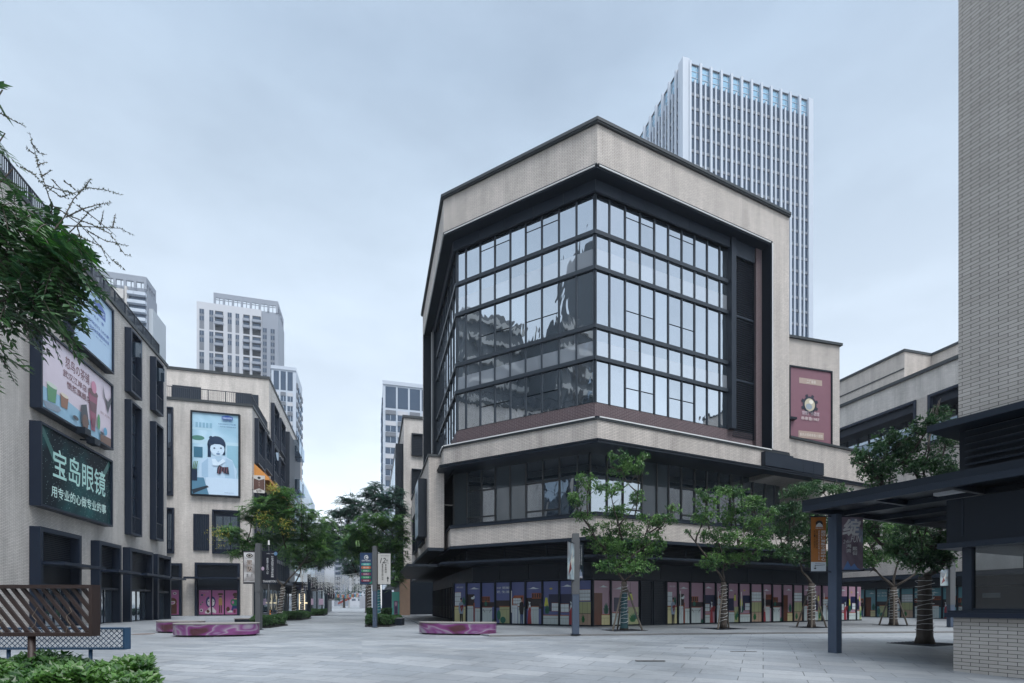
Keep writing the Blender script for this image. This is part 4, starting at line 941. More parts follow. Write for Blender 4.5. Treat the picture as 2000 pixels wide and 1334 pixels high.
# blue advert on G street side
# ------------------------------------------------------------------ brick block at the far right (C)
C0 = AT(1853, 43.5); WC = Wall(C0[0], C0[1], 180+ST)
ZC = WC.zp(1750, 745)
cb = thing('brick_block', 'cream brick block at the far right with a glass-railed terrace above teal painted shop windows', 'building', (C0[0], C0[1], 0))
uA, uB = WC.u(1639)-14, 30
zw0, zw1 = WC.zp(1700, 905), WC.zp(1700, 818)
uW0, uW1 = WC.u(1639)-6, WC.u(1790)
uX0, uX1 = WC.u(1813), WC.u(1880)
mb = MB()
ZT0, ZT1 = WC.zp(1790, 868), WC.zp(1790, 781)
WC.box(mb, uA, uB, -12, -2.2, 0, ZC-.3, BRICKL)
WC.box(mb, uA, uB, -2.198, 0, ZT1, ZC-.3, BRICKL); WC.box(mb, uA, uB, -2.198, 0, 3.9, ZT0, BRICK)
WC.box(mb, uW1, uX0, -2.198, 0, ZT0+.001, ZT1-.001, BRICK); WC.box(mb, uX1, uB, -2.198, 0, ZT0+.001, ZT1-.001, BRICK)
WC.box(mb, uA, uW0, -2.198, 0, ZT0+.001, ZT1-.001, BRICK); mb.build('wall', cb)
mb = MB(); WC.box(mb, uA, uB, -.6, .15, ZC-.298, ZC, COPE); WC.box(mb, uA, uB, -12, -.602, ZC-.298, ZC-.05, CONC); mb.build('coping', cb)
for a, b in ((uW0, uW1), (uX0, uX1)):
    gm = MB(); fm = MB(); rm = MB()
    n = max(3, int((b-a)/1.2))
    for i in range(n):
        x0, x1 = a+(b-a)*i/n, a+(b-a)*(i+1)/n
        WC.plate(gm, [(x0+.05, ZT0+.1), (x1-.05, ZT0+.1), (x1-.05, ZT1-.9), (x0+.05, ZT1-.9)], -2.19, -2.1, GLASSB); WC.box(fm, x0-.05, x0+.05, -2.19, -2.0, ZT0+.1, ZT1-.9, METALB)
    WC.box(fm, a+.01, b-.01, -2.19, -.3, ZT1-.9, ZT1-.02, METALB); WC.rim(fm, a, b, -.25, .12, ZT0, ZT1, .22, METALB, tb=0)
    WC.box(rm, a+.25, b-.25, .13, .16, ZT0-.2, ZT0+1.35, glass_mat('terrace_glass', (.5, .6, .7), (.02, .04, .06), .25, .05)); WC.box(rm, a+.2, b+1, .12, .18, ZT0+1.36, ZT0+1.42, GREYP)
    for i in range(n+1): x = a+.25+(b-a-.5)*i/n; WC.box(rm, x-.02, x+.02, .165, .19, ZT0-.2, ZT0+1.36, METALB)
    WC.box(rm, a+.1, b-.1, .001, .5, ZT0-.45, ZT0-.21, METAL2)
    k = gm.build('terrace_window', cb); fm.build('frame', k); rm.build('glass_railing', k)
# set-back attic
ZA = Wall(*WC.p(0, -5, 0)[:2], 180+ST); ua = ZA.u(1766.5)
za2 = ZA.z(ua, 682)
mb = MB(); ZA.box(mb, uA, ua, -7, 0, ZC-.3, za2-.25, BRICK); ZA.box(mb, ua+.01, uB, -7, -3.6, ZC-.3, za2-.25, BRICK); mb.build('attic_wall', cb)
mb = MB(); ZA.box(mb, uA, ua+.1, -7, .12, za2-.248, za2, COPE); ZA.box(mb, ua+.11, uB, -7, -3.48, za2-.248, za2, COPE); ZA.box(mb, uA, ua, .001, .06, za2-2.0, za2-1.88, COPE)
ZA.box(mb, ua-10, ua-3, .001, 2.6, ZC+.35, ZC+.55, METAL2); mb.build('attic_coping', cb)
# teal shopfront
seqC = [5, 2, 4, 8, 6, 1, 4, 9, 3, 6, 8, 2, 5]
a, b = WC.u(1684, .3), WC.u(1862, .3)+1.5; n = 12
mb = MB(); WC.box(mb, uA, uB, .001, .9, 2.75, 3.95, METAL2); WC.box(mb, uA, uB, .9, 1.8, 3.5, 3.8, METAL); mb.build('fascia', cb)
mb = MB(); WC.box(mb, uA, uB, -2.1, .25, 0.0, 2.72, METAL2); mb.build('base_wall', cb)
us = [a-8+(b-a+8)*i/(n+3) for i in range(n+4)]
shopfront(WC, us, [(k, 'teal') for k in (seqC+seqC)[:n+3]], cb, v=.27, zt=2.7, zb=.1)
# ------------------------------------------------------------------ kiosk building at the right (D)
D0 = AT(1862, 11.1); WD = Wall(D0[0], D0[1], 180-25.9)
kb = thing('kiosk_building', 'dark metal and brick kiosk at the right edge, its flat canopy on a square column', 'building', (D0[0], D0[1], 0))
zs = WD.zp(1863, 1206)
mb = MB(); WD.box(mb, 0, 9, -7, 0, -.4, zs, BRICKN); mb.build('counter_wall', kb)
mb = MB(); WD.box(mb, -.12, 9, -7, .10, zs+.001, zs+.10, METALB); WD.box(mb, -.08, 9, -7, .05, zs+.101, zs+.15, METAL); mb.build('sill', kb)
up = WD.u(1880, -.1); 
zwt = WD.zp(1900, 1055, -.3)
mb = MB(); WD.box(mb, up, up+.16, -.26, -.08, zs+.151, 2.62, METAL); WD.box(mb, up+.16, 9, -.24, -.12, zs+.151, zs+.2, METAL); WD.box(mb, up+.165, 9, -.24, -.12, zwt, 2.62, METAL)
WD.box(mb, up, up+.14, -3.0, -2.86, zs+.151, 2.62, METAL); mb.build('window_frame', kb)
# clear panes so that one sees into the kiosk
m, t, b_ = base_mat('clear_window_glass'); t.nodes.remove(b_)
gl = N('ShaderNodeBsdfGlossy', t, Roughness=.02); tr = N('ShaderNodeBsdfTransparent', t); tr.inputs[0].default_value = (.72, .76, .78, 1); fr = N('ShaderNodeFresnel', t, IOR=1.55); mx = N('ShaderNodeMixShader', t)
t.links.new(fr.outputs[0], mx.inputs[0]); t.links.new(tr.outputs[0], mx.inputs[1]); t.links.new(gl.outputs[0], mx.inputs[2]); t.links.new(mx.outputs[0], t.nodes['Material Output'].inputs[0])
CLEAR = m
gm = MB(); WD.box(gm, up+.16, 9, -.19, -.17, zs+.2, zwt, CLEAR); gm.build('window', kb)
P = None
gm = MB(); WD.box(gm, WD.u(1905), WD.u(1940), -.30, -.29, zs+.42, zs+.52, cm('#8f959b')); gm.build('notice_strip', kb)
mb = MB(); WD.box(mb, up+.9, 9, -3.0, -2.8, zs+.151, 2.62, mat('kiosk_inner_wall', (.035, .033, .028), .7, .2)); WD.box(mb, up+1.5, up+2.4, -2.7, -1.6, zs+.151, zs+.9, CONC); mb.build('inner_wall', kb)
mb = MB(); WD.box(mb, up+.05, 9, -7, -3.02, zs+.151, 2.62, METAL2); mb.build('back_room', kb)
zc0 = 3.75
mb = MB(); WD.box(mb, up-.25, 9, -7, -.02, 2.622, zc0-.2, METAL2); WD.box(mb, up-.38, 9, -7, .08, 2.50, 2.621, METAL)
WD.box(mb, up+.02, up+.05, -.019, .0, 2.75, zc0-.2, METAL); mb.build('header', kb)
ut = -3.02
mb = MB(); WD.box(mb, ut, 9, -9.5, .617, zc0+.10, zc0+.26, METAL2)
WD.box(mb, ut, ut+.12, -9.5, .617, zc0-.04, zc0+.099, METAL); WD.box(mb, ut+.12, 9, .47, .617, zc0-.04, zc0+.099, METAL); mb.build('canopy', kb)
mb = MB()
for i in range(3): v = -1.0-i*1.7; WD.box(mb, ut+.12, 9, v-.05, v+.05, zc0-.03, zc0+.099, METAL)
for i in range(7): u = ut+.12+1.5*(i+1); WD.box(mb, u-.05, u+.05, -.95, .469, zc0-.02, zc0+.098, METAL)
mb.build('canopy_beam', kb)
for (u0, u1, v0, v1) in ((.75, 1.75, -.02+.2, .34), (-.6, .1, -.7, -.5)):
    mb = MB(); WD.box(mb, u0, u1, v0, v1, zc0+.03, zc0+.097, mat('soffit_light_panel', (.5, .52, .55), .4, .05)); mb.build('soffit_light', kb)
cu_ = WD.u(1625, -.2)
mb = MB(); WD.box(mb, -2.98, -2.75, -.62, -.39, -.2, zc0-.042, GREYM); mb.build('column', kb)
mb = MB(); WD.box(mb, .0, 9, -7, -.25, zc0+.262, WD.zp(1868, 838), METAL2)
z = zc0+.35
zl = WD.zp(1868, 838)
while z < zl-.1: mb.hexa([WD.p(.15, -.25, z+.05), WD.p(9, -.25, z+.05), WD.p(9, -.1, z), WD.p(.15, -.1, z), WD.p(.15, -.25, z+.08), WD.p(9, -.25, z+.08), WD.p(9, -.1, z+.03), WD.p(.15, -.1, z+.03)], METAL); z += .14
mb.build('louver_band', kb)
mb = MB(); WD.box(mb, -.35, 9, -7, .3, zl+.001, zl+.14, METAL); mb.build('upper_canopy', kb)
mb = MB(); WD.box(mb, .08, 9, -7, -.02, zl+.142, 21, BRICKN); mb.build('upper_wall', kb)
# hanging banners either side of the canopy column
def print_mat_swirl(name, a, b, c, sc=2.0): return poster_bg(name, a, b, c, sc)
def banner(par, w, u0, u1, z0, z1, v, kind, name='banner'):
    mb = MB(); w.box(mb, u0, u1, v-.01, v+.01, z0, z1, cm('#2a2c30')); P = Panel(w, u0+.005, u1-.005, z0+.005, z1-.005, v+.011, mb, .002)
    Wh = cm('#b4b6b8')
    if kind == 'gym':
        P.rect(0, 0, 1, 1, cm('#8a5420')); P.rect(0, 0, 1, .17, cm('#a8b0b8')); P.ell(.55, .88, .24, .06, cm('#141820')); P.ell(.55, .86, .13, .035, Wh); P.poly([(.3, .82), (.38, .87), (.72, .87), (.8, .82)], Wh); P.text('ZUMIGYM SPORTS', .28, .785, .82, .805, Wh, .01)
        P.text('迦迈体育私教运动中心', .64, .19, .96, .76, Wh, .02, vertical=True); P.text('减脂增肌塑形体态康复私人定制', .48, .2, .55, .76, Wh, .01, vertical=True); P.text('地址 熙街二楼三零八室', .32, .42, .42, .76, cm('#20140c'), .01, vertical=True); P.text('电话一二三四五六', .17, .42, .27, .76, cm('#20140c'), .01, vertical=True)
        P.line(.9, .115, .24, .105, .03, cm('#14161a')); P.line(.25, .115, .25, .06, .04, cm('#14161a'), False); P.poly([(.14, .06), (.36, .06), (.25, .03)], cm('#14161a'), False); P.text('直通体育中心入口', .25, .135, .8, .15, cm('#14161a'))
    elif kind == 'fun':
        P.rect(0, 0, 1, 1, poster_bg('purple_blue_paint_print', (.09, .07, .09), (.20, .16, .20), (.25, .36, .50), 1.1)); P.text('绽', .08, .64, .92, .97, cm('#c4c4c6'), .03, shear=.2); P.text('24h', .1, .50, .42, .57, Wh, .0, shear=.2); P.text('FUN', .44, .52, .93, .65, cm('#c4c4c6'), .0, shear=.35)
        P.text('潮流', .24, .32, .46, .49, Wh, .02, vertical=True); P.text('熙街', .52, .27, .74, .44, Wh, .02, vertical=True); P.poly([(.1, 0), (.3, .17), (.45, .05), (.6, .12), (.75, .03), (.9, 0)], cm('#4f6fa0'))
    elif kind == 'dark':
        P.rect(0, 0, 1, 1, cm('#151824')); P.text('熙街·小镇', .3, .92, .8, .95, Wh); P.text('打造300万方潮流新商圈', .62, .18, .78, .86, Wh, .01, vertical=True); P.text('超级平台签约入驻', .3, .28, .44, .80, Wh, .01, vertical=True); P.text('THANKYOU', .05, .02, .97, .09, Wh, .02); P.ell(.93, .93, .12, .06, cm('#5a7896')); P.ell(.05, .46, .10, .06, cm('#a896a8'))
    elif kind == 'silver':
        P.rect(0, 0, 1, 1, cm('#4a4648')); P.rect(.06, .03, .94, .97, poster_bg('brushed_silver_print', (.10, .09, .09), (.28, .27, .27), (.55, .55, .56), 1.2)); P.ell(.5, .87, .26, .07, cm('#24201e')); P.ell(.5, .87, .19, .045, cm('#a8a4a0')); P.ell(.5, .87, .12, .03, cm('#24201e')); P.text('迦迈体育运动中心', .2, .775, .8, .795, cm('#1a1a1c'), .01)
        P.text('迦', .28, .55, .74, .74, cm('#3a2620'), .05); P.text('迈', .28, .35, .74, .53, cm('#3a2620'), .05); P.text('迦', .29, .555, .73, .735, cm('#a89c94'), .01); P.text('迈', .29, .355, .73, .525, cm('#a89c94'), .01); P.text('健身', .28, .2, .42, .3, cm('#2a2a2e'), vertical=True); P.text('游泳', .62, .2, .76, .3, cm('#2a2a2e'), vertical=True); P.rect(.06, .03, .94, .06, cm('#a0a0a2'))
    elif kind == 'blue':
        P.rect(0, 0, 1, 1, cm('#273a56')); P.ell(.5, .86, .17, .075, Wh); P.ell(.5, .85, .12, .05, cm('#273a56')); P.ell(.54, .855, .09, .03, Wh); P.text('悦享亲子教育街区', .14, .73, .86, .78, Wh, .01)
        for i, (c, s_) in enumerate((('#4f9a94', '餐 饮'), ('#c0744e', '影 院'), ('#3f8a64', '机器人'), ('#7c3f5c', '主持人'), ('#35885c', '幼小衔接'), ('#7c3a4c', '琴棋书画'))):
            y = .60-i*.105; P.rect(.17, y, .83, y+.075, cm(c)); P.ell(.17, y+.0375, .06, .0375, cm(c), lay=False); P.ell(.83, y+.0375, .06, .0375, cm(c), lay=False); P.text(s_, .28, y+.017, .72, y+.058, Wh, .01)
        P.poly([(.72, .02), (.97, .02), (.97, .12)], cm('#2f7a64'))
    elif kind == 'white':
        P.rect(0, 0, 1, 1, cm('#aaa9a6')); K = cm('#16181c'); P.text('悦享亲子教育街区', .22, .91, .92, .945, cm('#4a4c50')); P.text('12', .16, .68, .62, .86, K, .0, shear=.3); P.text('年', .64, .73, .82, .81, K); P.text('专业培训', .54, .36, .70, .66, cm('#3a3834'), .01, vertical=True); P.text('教育品牌大师认证', .30, .13, .44, .66, cm('#3a3834'), .01, vertical=True)
        P.poly([(.76, .08), (.82, .08), (.82, .18), (.89, .18), (.79, .25), (.69, .18), (.76, .18)], K); P.line(.5, .72, .86, .68, .02, K)
    elif kind == 'navy':
        P.rect(0, 0, 1, 1, cm('#10162a')); P.text('上上城·熙街', .3, .93, .8, .95, Wh); P.text('乐享星球室内主题乐园', .58, .40, .74, .90, Wh, .01, vertical=True); P.text('欢乐升级再出发', .26, .40, .44, .84, Wh, .01, vertical=True)
        P.poly([(.2, .06), (.25, .2), (.4, .2), (.5, .3), (.6, .2), (.75, .2), (.8, .06)], cm('#7a8498')); P.rect(.2, .03, .8, .08, cm('#a8a8b0'))
    else:
        P.rect(0, 0, 1, 1, poster_bg('soft_teal_paint_print', (.12, .10, .10), (.25, .32, .36), (.45, .50, .46), 1.6)); P.poly([(.2, .35), (.5, .55), (.8, .9), (.6, .4)], cm('#b0aca4')); P.poly([(.1, .1), (.6, .3), (.4, .5)], cm('#6a2c30'))
    return mb.build(name, par, recalc=False)
wb = Wall(*WD.p(-2.86, -.5, 0)[:2], 90.0)
bx = lambda px: wb.u(px)
def hanging(px0, px1, y0, y1, deg, kind, label, v=0):
    Y = wb.o[1]-.0; x0, x1 = AT(px0, Y)[0], AT(px1, Y)[0]
    w = Wall(x0, Y, deg) if kind == 'fun' else Wall(x0, Y-(x1-x0)*0, deg)
    z0, z1 = H+(HZ-y1)*Y/F, H+(HZ-y0)*Y/F
    t_ = thing('hanging_banner', label, 'banner', ((x0+x1)/2, Y, z1), 'banners on the canopy column')
    banner(t_, w, 0, x1-x0, z0, z1, 0, kind, 'banner_face')
    mb = MB(); w.box(mb, -.02 if kind != 'fun' else -.25, (x1-x0)+(.25 if kind != 'fun' else .02), -.02, .02, z1+.001, z1+.03, METAL); w.box(mb, -.02 if kind != 'fun' else -.25, (x1-x0)+(.25 if kind != 'fun' else .02), -.02, .02, z0-.03, z0-.001, METAL); mb.build('bracket', t_)
hanging(1583, 1613, 1010, 1116, 90, 'gym', 'orange brown banner with white Chinese lettering and an arrow, left of the canopy column')
hanging(1641, 1685, 1010, 1113, 90, 'fun', 'purple and blue banner reading FUN, right of the canopy column')

# ------------------------------------------------------------------ distant towers
WHITE = mat('pale_tower_cladding', (.42, .435, .47), .6, .06, .1); GREYT = mat('grey_tower_cladding', (.21, .235, .28), .7, .08, .1); GREYD = mat('dark_tower_panel', (.13, .145, .17), .7, .1, .2)
TGL = glass_mat('tower_window_glass', (.42, .52, .64), (.022, .035, .06), .16, .05, .2); TGB = glass_mat('crown_glass', (.6, .8, .92), (.20, .38, .52), .35, .05, .2)
TWH = mat('white_tower_cladding', (.40, .45, .52), .6, .05, .1)
# office tower
Yt = 140.0; T0 = AT(1333.5, Yt); WTf = Wall(T0[0], T0[1], 74.8); WTs = Wall(*go(T0, dS, 36), 180+ST)
Lf = WTf.u(1588.5); ZTT = WTf.zp(1334, 110)
ot = thing('office_tower', 'tall white ribbed office tower with a glass crown, rising behind the corner building', 'tower', (T0[0], T0[1], 0))
mb = MB(); WTf.box(mb, .5, Lf-.5, -35.5, -.35, 0, ZTT-7.6, GREYD); mb.build('core', ot)
zcr = WTf.zp(1345, 155)
for w, L_, nb, e0, e1 in ((WTf, Lf, 24, 2.2, 1.6), (WTs, 36, 20, 1.5, 0)):
    a, b = (e0, L_-e1); st = (b-a)/nb
    for i in range(nb):
        u0 = a+i*st; gm = MB()
        w.box(gm, u0+.3, u0+st, -.34, -.28, 2, zcr, TGL)
        z = zcr-3.9
        while z > 60: w.box(gm, u0+.3, u0+st, -.28, -.1, z, z+.75, GREYD); z -= 3.85
        gm.build('window_column', ot)
    for i in range(nb+1):
        u0 = a+i*st; big = i % 2 == 0
        fm = MB(); w.box(fm, u0-.25, u0+(.40 if big else .22), -.6, .22 if big else .05, 0, ZTT-.6 if big else zcr+.4, TWH); fm.build('rib', ot)
    cm_ = MB(); w.box(cm_, a, b, -.75, -.65, zcr+.5, ZTT-1.0, TGB); w.box(cm_, a, b, -.64, -.4, ZTT-1.0, ZTT-.7, METAL)
    for k in range(3): w.box(cm_, a, b, -.64, -.55, zcr+1.5+k*1.7, zcr+1.62+k*1.7, TWH)
    for k in range(nb): w.box(cm_, a+(k+.5)*st-.04, a+(k+.5)*st+.04, -.645, -.57, zcr+.5, ZTT-1.0, TWH)
    cm_.build('glass_crown', ot)
mb = MB(); WTf.box(mb, 0, 2.1, -2.2, 0, 0, ZTT, TWH); WTf.box(mb, Lf-1.6, Lf, -2.2, 0, 0, ZTT-.4, TWH); mb.build('corner_pier', ot)
def windows_col(w, par, a, b, z0, z1, pitch, kind):
    gm = MB(); z = z1
    if kind == 'w':
        w.box(gm, a, b, .02, .06, z0, z1, GREYD); k = 0
        while z-pitch > z0-.01:
            w.box(gm, a+.1, b-.1, .06, .1, z-pitch+1.0, z-.15, TGL); w.box(gm, (a+b)/2-.06, (a+b)/2+.06, .1, .13, z-pitch+1.0, z-.15, GREYT); z -= pitch
        gm.build('window_column', par)
    else:
        w.box(gm, a, b, .02, .05, z0, z1, DARK)
        while z-pitch > z0-.01:
            w.box(gm, a-.1, b+.1, .05, 1.1, z-pitch-.1, z-pitch+1.05, GREYT if kind == 'b' else TWH); w.box(gm, a+.4, b-.4, .055, .1, z-pitch+1.2, z-.5, TGL); z -= pitch
        gm.build('balcony_column', par)
# residential tower, front
def crown(w, par, a, b, z0, z1, back, m, n=8):
    mb = MB(); w.box(mb, a, b, -.6, 0, z1-2.2, z1, m); w.box(mb, a, b, -back, -back+.6, z1-2.2, z1, m); w.box(mb, b-.6, b, -back+.6, -.6, z1-2.2, z1, m)
    for i in range(n+1):
        x = a+(b-a-.9)*i/n; w.box(mb, x, x+.9, -.6, -.001, z0, z1-2.2, m); w.box(mb, x, x+.9, -back, -back+.6, z0, z1-2.2, m)
        if i < n: w.box(mb, x+2.2, x+2.5, -.5, -.2, z0, z1-2.2, m); w.box(mb, x+3.2, x+3.45, -back, -back+.2, z0, z1-2.2, m)
    for i in range(4): v = -back+.6+(back-1.2)*i/4; w.box(mb, b-.6, b-.01, v, v+.6, z0, z1-2.2, m)
    w.box(mb, a, b, -.5, -.3, z0+2.2, z0+2.5, m)
    mb.build('roof_frame', par)
Yr = 233.0; R0 = AT(384, Yr); WRt = Wall(R0[0], R0[1], 74.8); uu = lambda p: WRt.u(p)
rt = thing('residential_tower', 'pale apartment tower with a grey open roof frame, standing behind the schoolgirl billboard block', 'tower', (R0[0], R0[1], 0))
zr = WRt.zp(384, 588); Lr = uu(543)
mb = MB(); WRt.box(mb, 0, uu(510.5), -18, 0, 0, zr, WHITE); mb.build('wall', rt)
mb = MB(); WRt.box(mb, uu(510.5)+.01, Lr, -18, -.4, 0, zr-.3, GREYT); mb.build('side_wall', rt)
for p0, p1, k in ((389.5, 398.7, 'w'), (408.7, 417, 'w'), (420, 436, 'b'), (444.5, 452.8, 'w'), (460, 467.3, 'w'), (475.2, 487.7, 'b'), (493, 509.5, 'b')):
    for gz_ in range(8):
        z1 = zr-3.2-gz_*9.7
        if z1 < 60: break
        windows_col(WRt, rt, uu(p0), uu(p1), z1-9.3+.4, z1, 3.1, k)
for p0, p1 in ((513, 521), (528, 536.5)):
    windows_col(Wall(*WRt.p(0, -.4, 0)[:2], 74.8), rt, uu(p0), uu(p1), 60, zr-8, 3.1, 'w')
crown(WRt, rt, uu(417), Lr, zr-.29, WRt.z(uu(417), 571), 16, GREYT, 7)
# residential tower behind the left terrace
Y4 = 190.0; Q0 = AT(185, Y4); WQ = Wall(Q0[0], Q0[1], 74.8); qb = WQ.u(286)
qt = thing('residential_tower', 'grey apartment tower with stacked balconies above the left roof railing', 'tower', (Q0[0], Q0[1], 0))
zq = WQ.z(qb, 565)
mb = MB(); WQ.box(mb, -4, qb-.01, -10, -1, 0, zq, GREYT); WQ.box(mb, qb-.02, qb+1.4, -15, -2.2, 0, zq-6, mat('pale_blue_tower_side', (.36, .40, .44), .7, .05, .1)); mb.build('wall', qt)
crown(WQ, qt, -4, qb, zq, WQ.z(qb, 541), 9, GREYT, 6)
mb = MB(); z = zq-1.5
while z > 60: WQ.box(mb, WQ.u(249), WQ.u(262.5), -.99, .6, z-1.2, z, TWH); WQ.box(mb, WQ.u(263), qb-.2, -.99, .6, z-1.2, z, TWH); WQ.box(mb, WQ.u(250), qb-.6, -.99, -.9, z-2.8, z-1.3, TGL); z -= 3.2
mb.build('balcony_column', qt)
mb = MB(); WQ.box(mb, WQ.u(244), WQ.u(248.5), -.99, .4, 40, zq, CONC); WQ.box(mb, WQ.u(219), WQ.u(243), -.99, .9, zq-5, zq-1.5, CONC); mb.build('pilaster', qt)
# white gridded towers at both sides of the street
def grid_tower(name, label, px0, px1, ytop, Y, back, seed, zc_=True, z0=20):
    rnd = random.Random(seed); O = AT(px0, Y); w = Wall(O[0], O[1], 74.8); L_ = w.u(px1); zt_ = w.zp(px0, ytop)
    t_ = thing(name, label, 'tower', (O[0], O[1], 0))
    mb = MB(); w.box(mb, 0, L_, -back, 0, 0, zt_, TWH); mb.build('wall', t_)
    n = max(3, int(L_/3.4)); st = (L_-1.2)/n
    for i in range(n):
        gm = MB(); a = .7+i*st; z = zt_-1; r = 0
        w.box(gm, a, a+st-.5, .02, .06, z-6.5, z-.3, TGL); z -= 7.2
        while z > z0:
            dk = rnd.random() < .5
            w.box(gm, a, a+st-.5, .02, .3 if dk else .12, z-1.2, z, GREYD if dk else WHITE); w.box(gm, a, a+st-.5, .02, .06, z-2.95, z-1.25, TGL); w.box(gm, a+st*.4, a+st*.4+.12, .06, .12, z-2.95, z-1.25, TWH); z -= 3.2
        gm.build('window_column', t_)
    w2 = Wall(*w.p(L_, -back, 0)[:2], 180+74.8); ws_ = Wall(*w.p(L_, 0, 0)[:2], ST)
    gm = MB(); z = zt_-4
    while z > z0:
        for k in range(int(back/4)): ws_.box(gm, 1+k*4, 3.2+k*4, .02, .35, z-1.9, z-.3, GREYD if rnd.random() < .5 else TGL)
        z -= 3.2
    gm.build('side_windows', t_)
    wl = Wall(*w.p(0, -back, 0)[:2], 180+ST); gm = MB(); z = zt_-4
    while z > z0:
        for k in range(int(back/4)): wl.box(gm, 1+k*4, 3+k*4, .02, .3, z-1.8, z-.3, TGL)
        z -= 3.2
    gm.build('side_windows', t_)
    mb = MB(); w.box(mb, -.15, L_+.15, .001, .3, zt_-.8, zt_+.3, TWH); mb.build('cornice', t_); return t_, w, L_, zt_
grid_tower('residential_tower', 'white gridded apartment tower just left of the corner building', 748, 850, 745, 150, 20, 3)
grid_tower('residential_tower', 'grey and white apartment tower with an open crown right behind the awning street', 530, 578, 715, 170, 16, 5)
# pale perforated building with sloping top
Y6 = 150.0; S0 = AT(584, Y6); WSg = Wall(S0[0], S0[1], 74.8)
sg = thing('office_building', 'pale glass building with a sloping top at the end of the awning street', 'building', (S0[0], S0[1], 0))
a, b = WSg.u(584), WSg.u(606.5); za_, zb3 = WSg.zp(584, 930), WSg.zp(606, 972)
mb = MB(); WSg.plate(mb, [(a, 0), (b, 0), (b, zb3), (a+.4, za_), (a, za_)], -12, 0, mat('pale_perforated_panel', (.42, .50, .58), .5, .05, .2)); mb.build('wall', sg)
mb = MB(); z = 15
while z < zb3-1:
    WSg.box(mb, a+.2, b-.2, .01, .05, z, z+.12, TGL)
    z += 1.4
for i in range(7): x = a+.4+i*(b-a-.6)/7; WSg.box(mb, x, x+.1, .01, .06, 5, zb3-.5, WHITE)
mb.build('panel_joints', sg)
for k, (p0, p1, y, Y, lab) in enumerate(((610, 634, 1020, 260, 'low pale apartment block far down the street above the tree tops at left'), (636, 668, 1075, 330, 'hazy grey apartment block at the end of the street, left one'), (672, 722, 1010, 420, 'hazy tall apartment block at the end of the street behind the trees'), (560, 612, 1060, 240, 'pale block showing between the street trees and the awning block'))):
    O = AT(p0, Y); w = Wall(O[0], O[1], 90); L_ = w.u(p1); zt_ = w.zp(p0, y)
    t_ = thing('apartment_block', lab, 'building', (O[0], O[1], 0)); mb = MB(); w.box(mb, 0, L_, -14, 0, 0, zt_, [WHITE, GREYT][k % 2]); mb.build('wall', t_)
    n = max(2, int(L_/5))
    for i in range(n):
        gm = MB(); z = 4
        while z < zt_-3: w.box(gm, 1+i*L_/n, L_/n*(i+1)-1, .02, .1, z, z+1.7, TGL); z += 3.2
        gm.build('window_column', t_)
# tall banded block behind the left block, outside the picture but mirrored in the glass box
WH = Wall(-46, 4, 180)
hb = thing('banded_block', 'tall dark office block with pale floor bands beyond the left brick block', 'building', (-46, -20, 0))
DBW = mat('dark_block_wall', (.05, .06, .07), .6, .2, .2); BST = mat('band_stone', (.26, .27, .27), .7, .1, .3)
for (xa, ya, yb_, zz_) in ((-46, -44, -24, 78), (-46.5, -23.9, -6, 50), (-58, -5.9, 7, 54)):
    mb = MB(); mb.prism([(xa-26, ya), (xa, ya), (xa, yb_), (xa-26, yb_)], 0, zz_, DBW); mb.build('wall', hb)
    mb = MB(); z = 5
    while z < zz_: mb.prism([(xa-26, ya+.02), (xa+.5, ya+.02), (xa+.5, yb_-.02), (xa-26, yb_-.02)], z, z+.9, BST); z += 3.6
    mb.build('floor_band', hb)
for i in range(10):
    gm = MB(); z = 6.1
    while z < 46: gm.box(-46.0, -45.9, -43+i*3.6, -41.2+i*3.6, z, z+2.6, GLASSB if i % 3 else DARK); z += 4.2
    gm.build('window_column', hb)
# ------------------------------------------------------------------ trees
LF_BUSH = leaf_mat('bush_tree_leaf', (.022, .080, .026), (.19, .36, .095), .32, .38)
LF_DARK = leaf_mat('dark_tree_leaf', (.018, .062, .028), (.11, .225, .075), .28, .4)
LF_FERN = leaf_mat('rain_tree_leaf', (.026, .095, .030), (.17, .33, .07), .35)
LF_FERN2 = leaf_mat('deep_rain_tree_leaf', (.020, .070, .052), (.068, .155, .095), .3)
LF_YEL = leaf_mat('yellow_blossom', (.34, .32, .05), (.62, .55, .10), .2)
LF_NEAR = leaf_mat('near_tree_leaf', (.014, .052, .022), (.070, .16, .048), .28, .35)
LF_LIT = leaf_mat('fresh_tree_leaf', (.020, .080, .012), (.060, .190, .022), .4, .4)
LF_SHRUB = leaf_mat('shrub_leaf', (.014, .058, .011), (.10, .22, .042), .3, .32)
LF_HEDGE = leaf_mat('hedge_leaf', (.018, .060, .018), (.060, .14, .034), .2, .5)
SOIL = mat('dark_soil_grate', (.016, .016, .017), .9, .4, 6)
WOOD = mat('weathered_stake', (.10, .085, .07), .85, .3, 8)
class Leaves:
    def __init__(s): s.V = []; s.F = []
    def leaf(s, p, d, n, l, w):
        s0 = len(s.V); side = d.cross(n)
        if side.length < 1e-5: side = d.orthogonal()
        side.normalize(); a = p; b = p+d*l*.45+side*w*.5+n*l*.04; c = p+d*l-n*l*.08; e = p+d*l*.45-side*w*.5+n*l*.04
        s.V += [a[:], b[:], c[:], e[:]]; s.F.append((s0, s0+1, s0+2, s0+3))
    def build(s, name, m, parent):
        me = bpy.data.meshes.new(name); off = root_loc(parent)
        me.from_pydata([(a-off.x, b-off.y, c-off.z) for a, b, c in s.V], [], s.F); me.materials.append(m); me.update()
        return put(bpy.data.objects.new(name, me), parent)
def rdir(r, up=0.0):
    v = Vector((r.gauss(0, 1), r.gauss(0, 1), r.gauss(0, 1)+up)); return v.normalized()
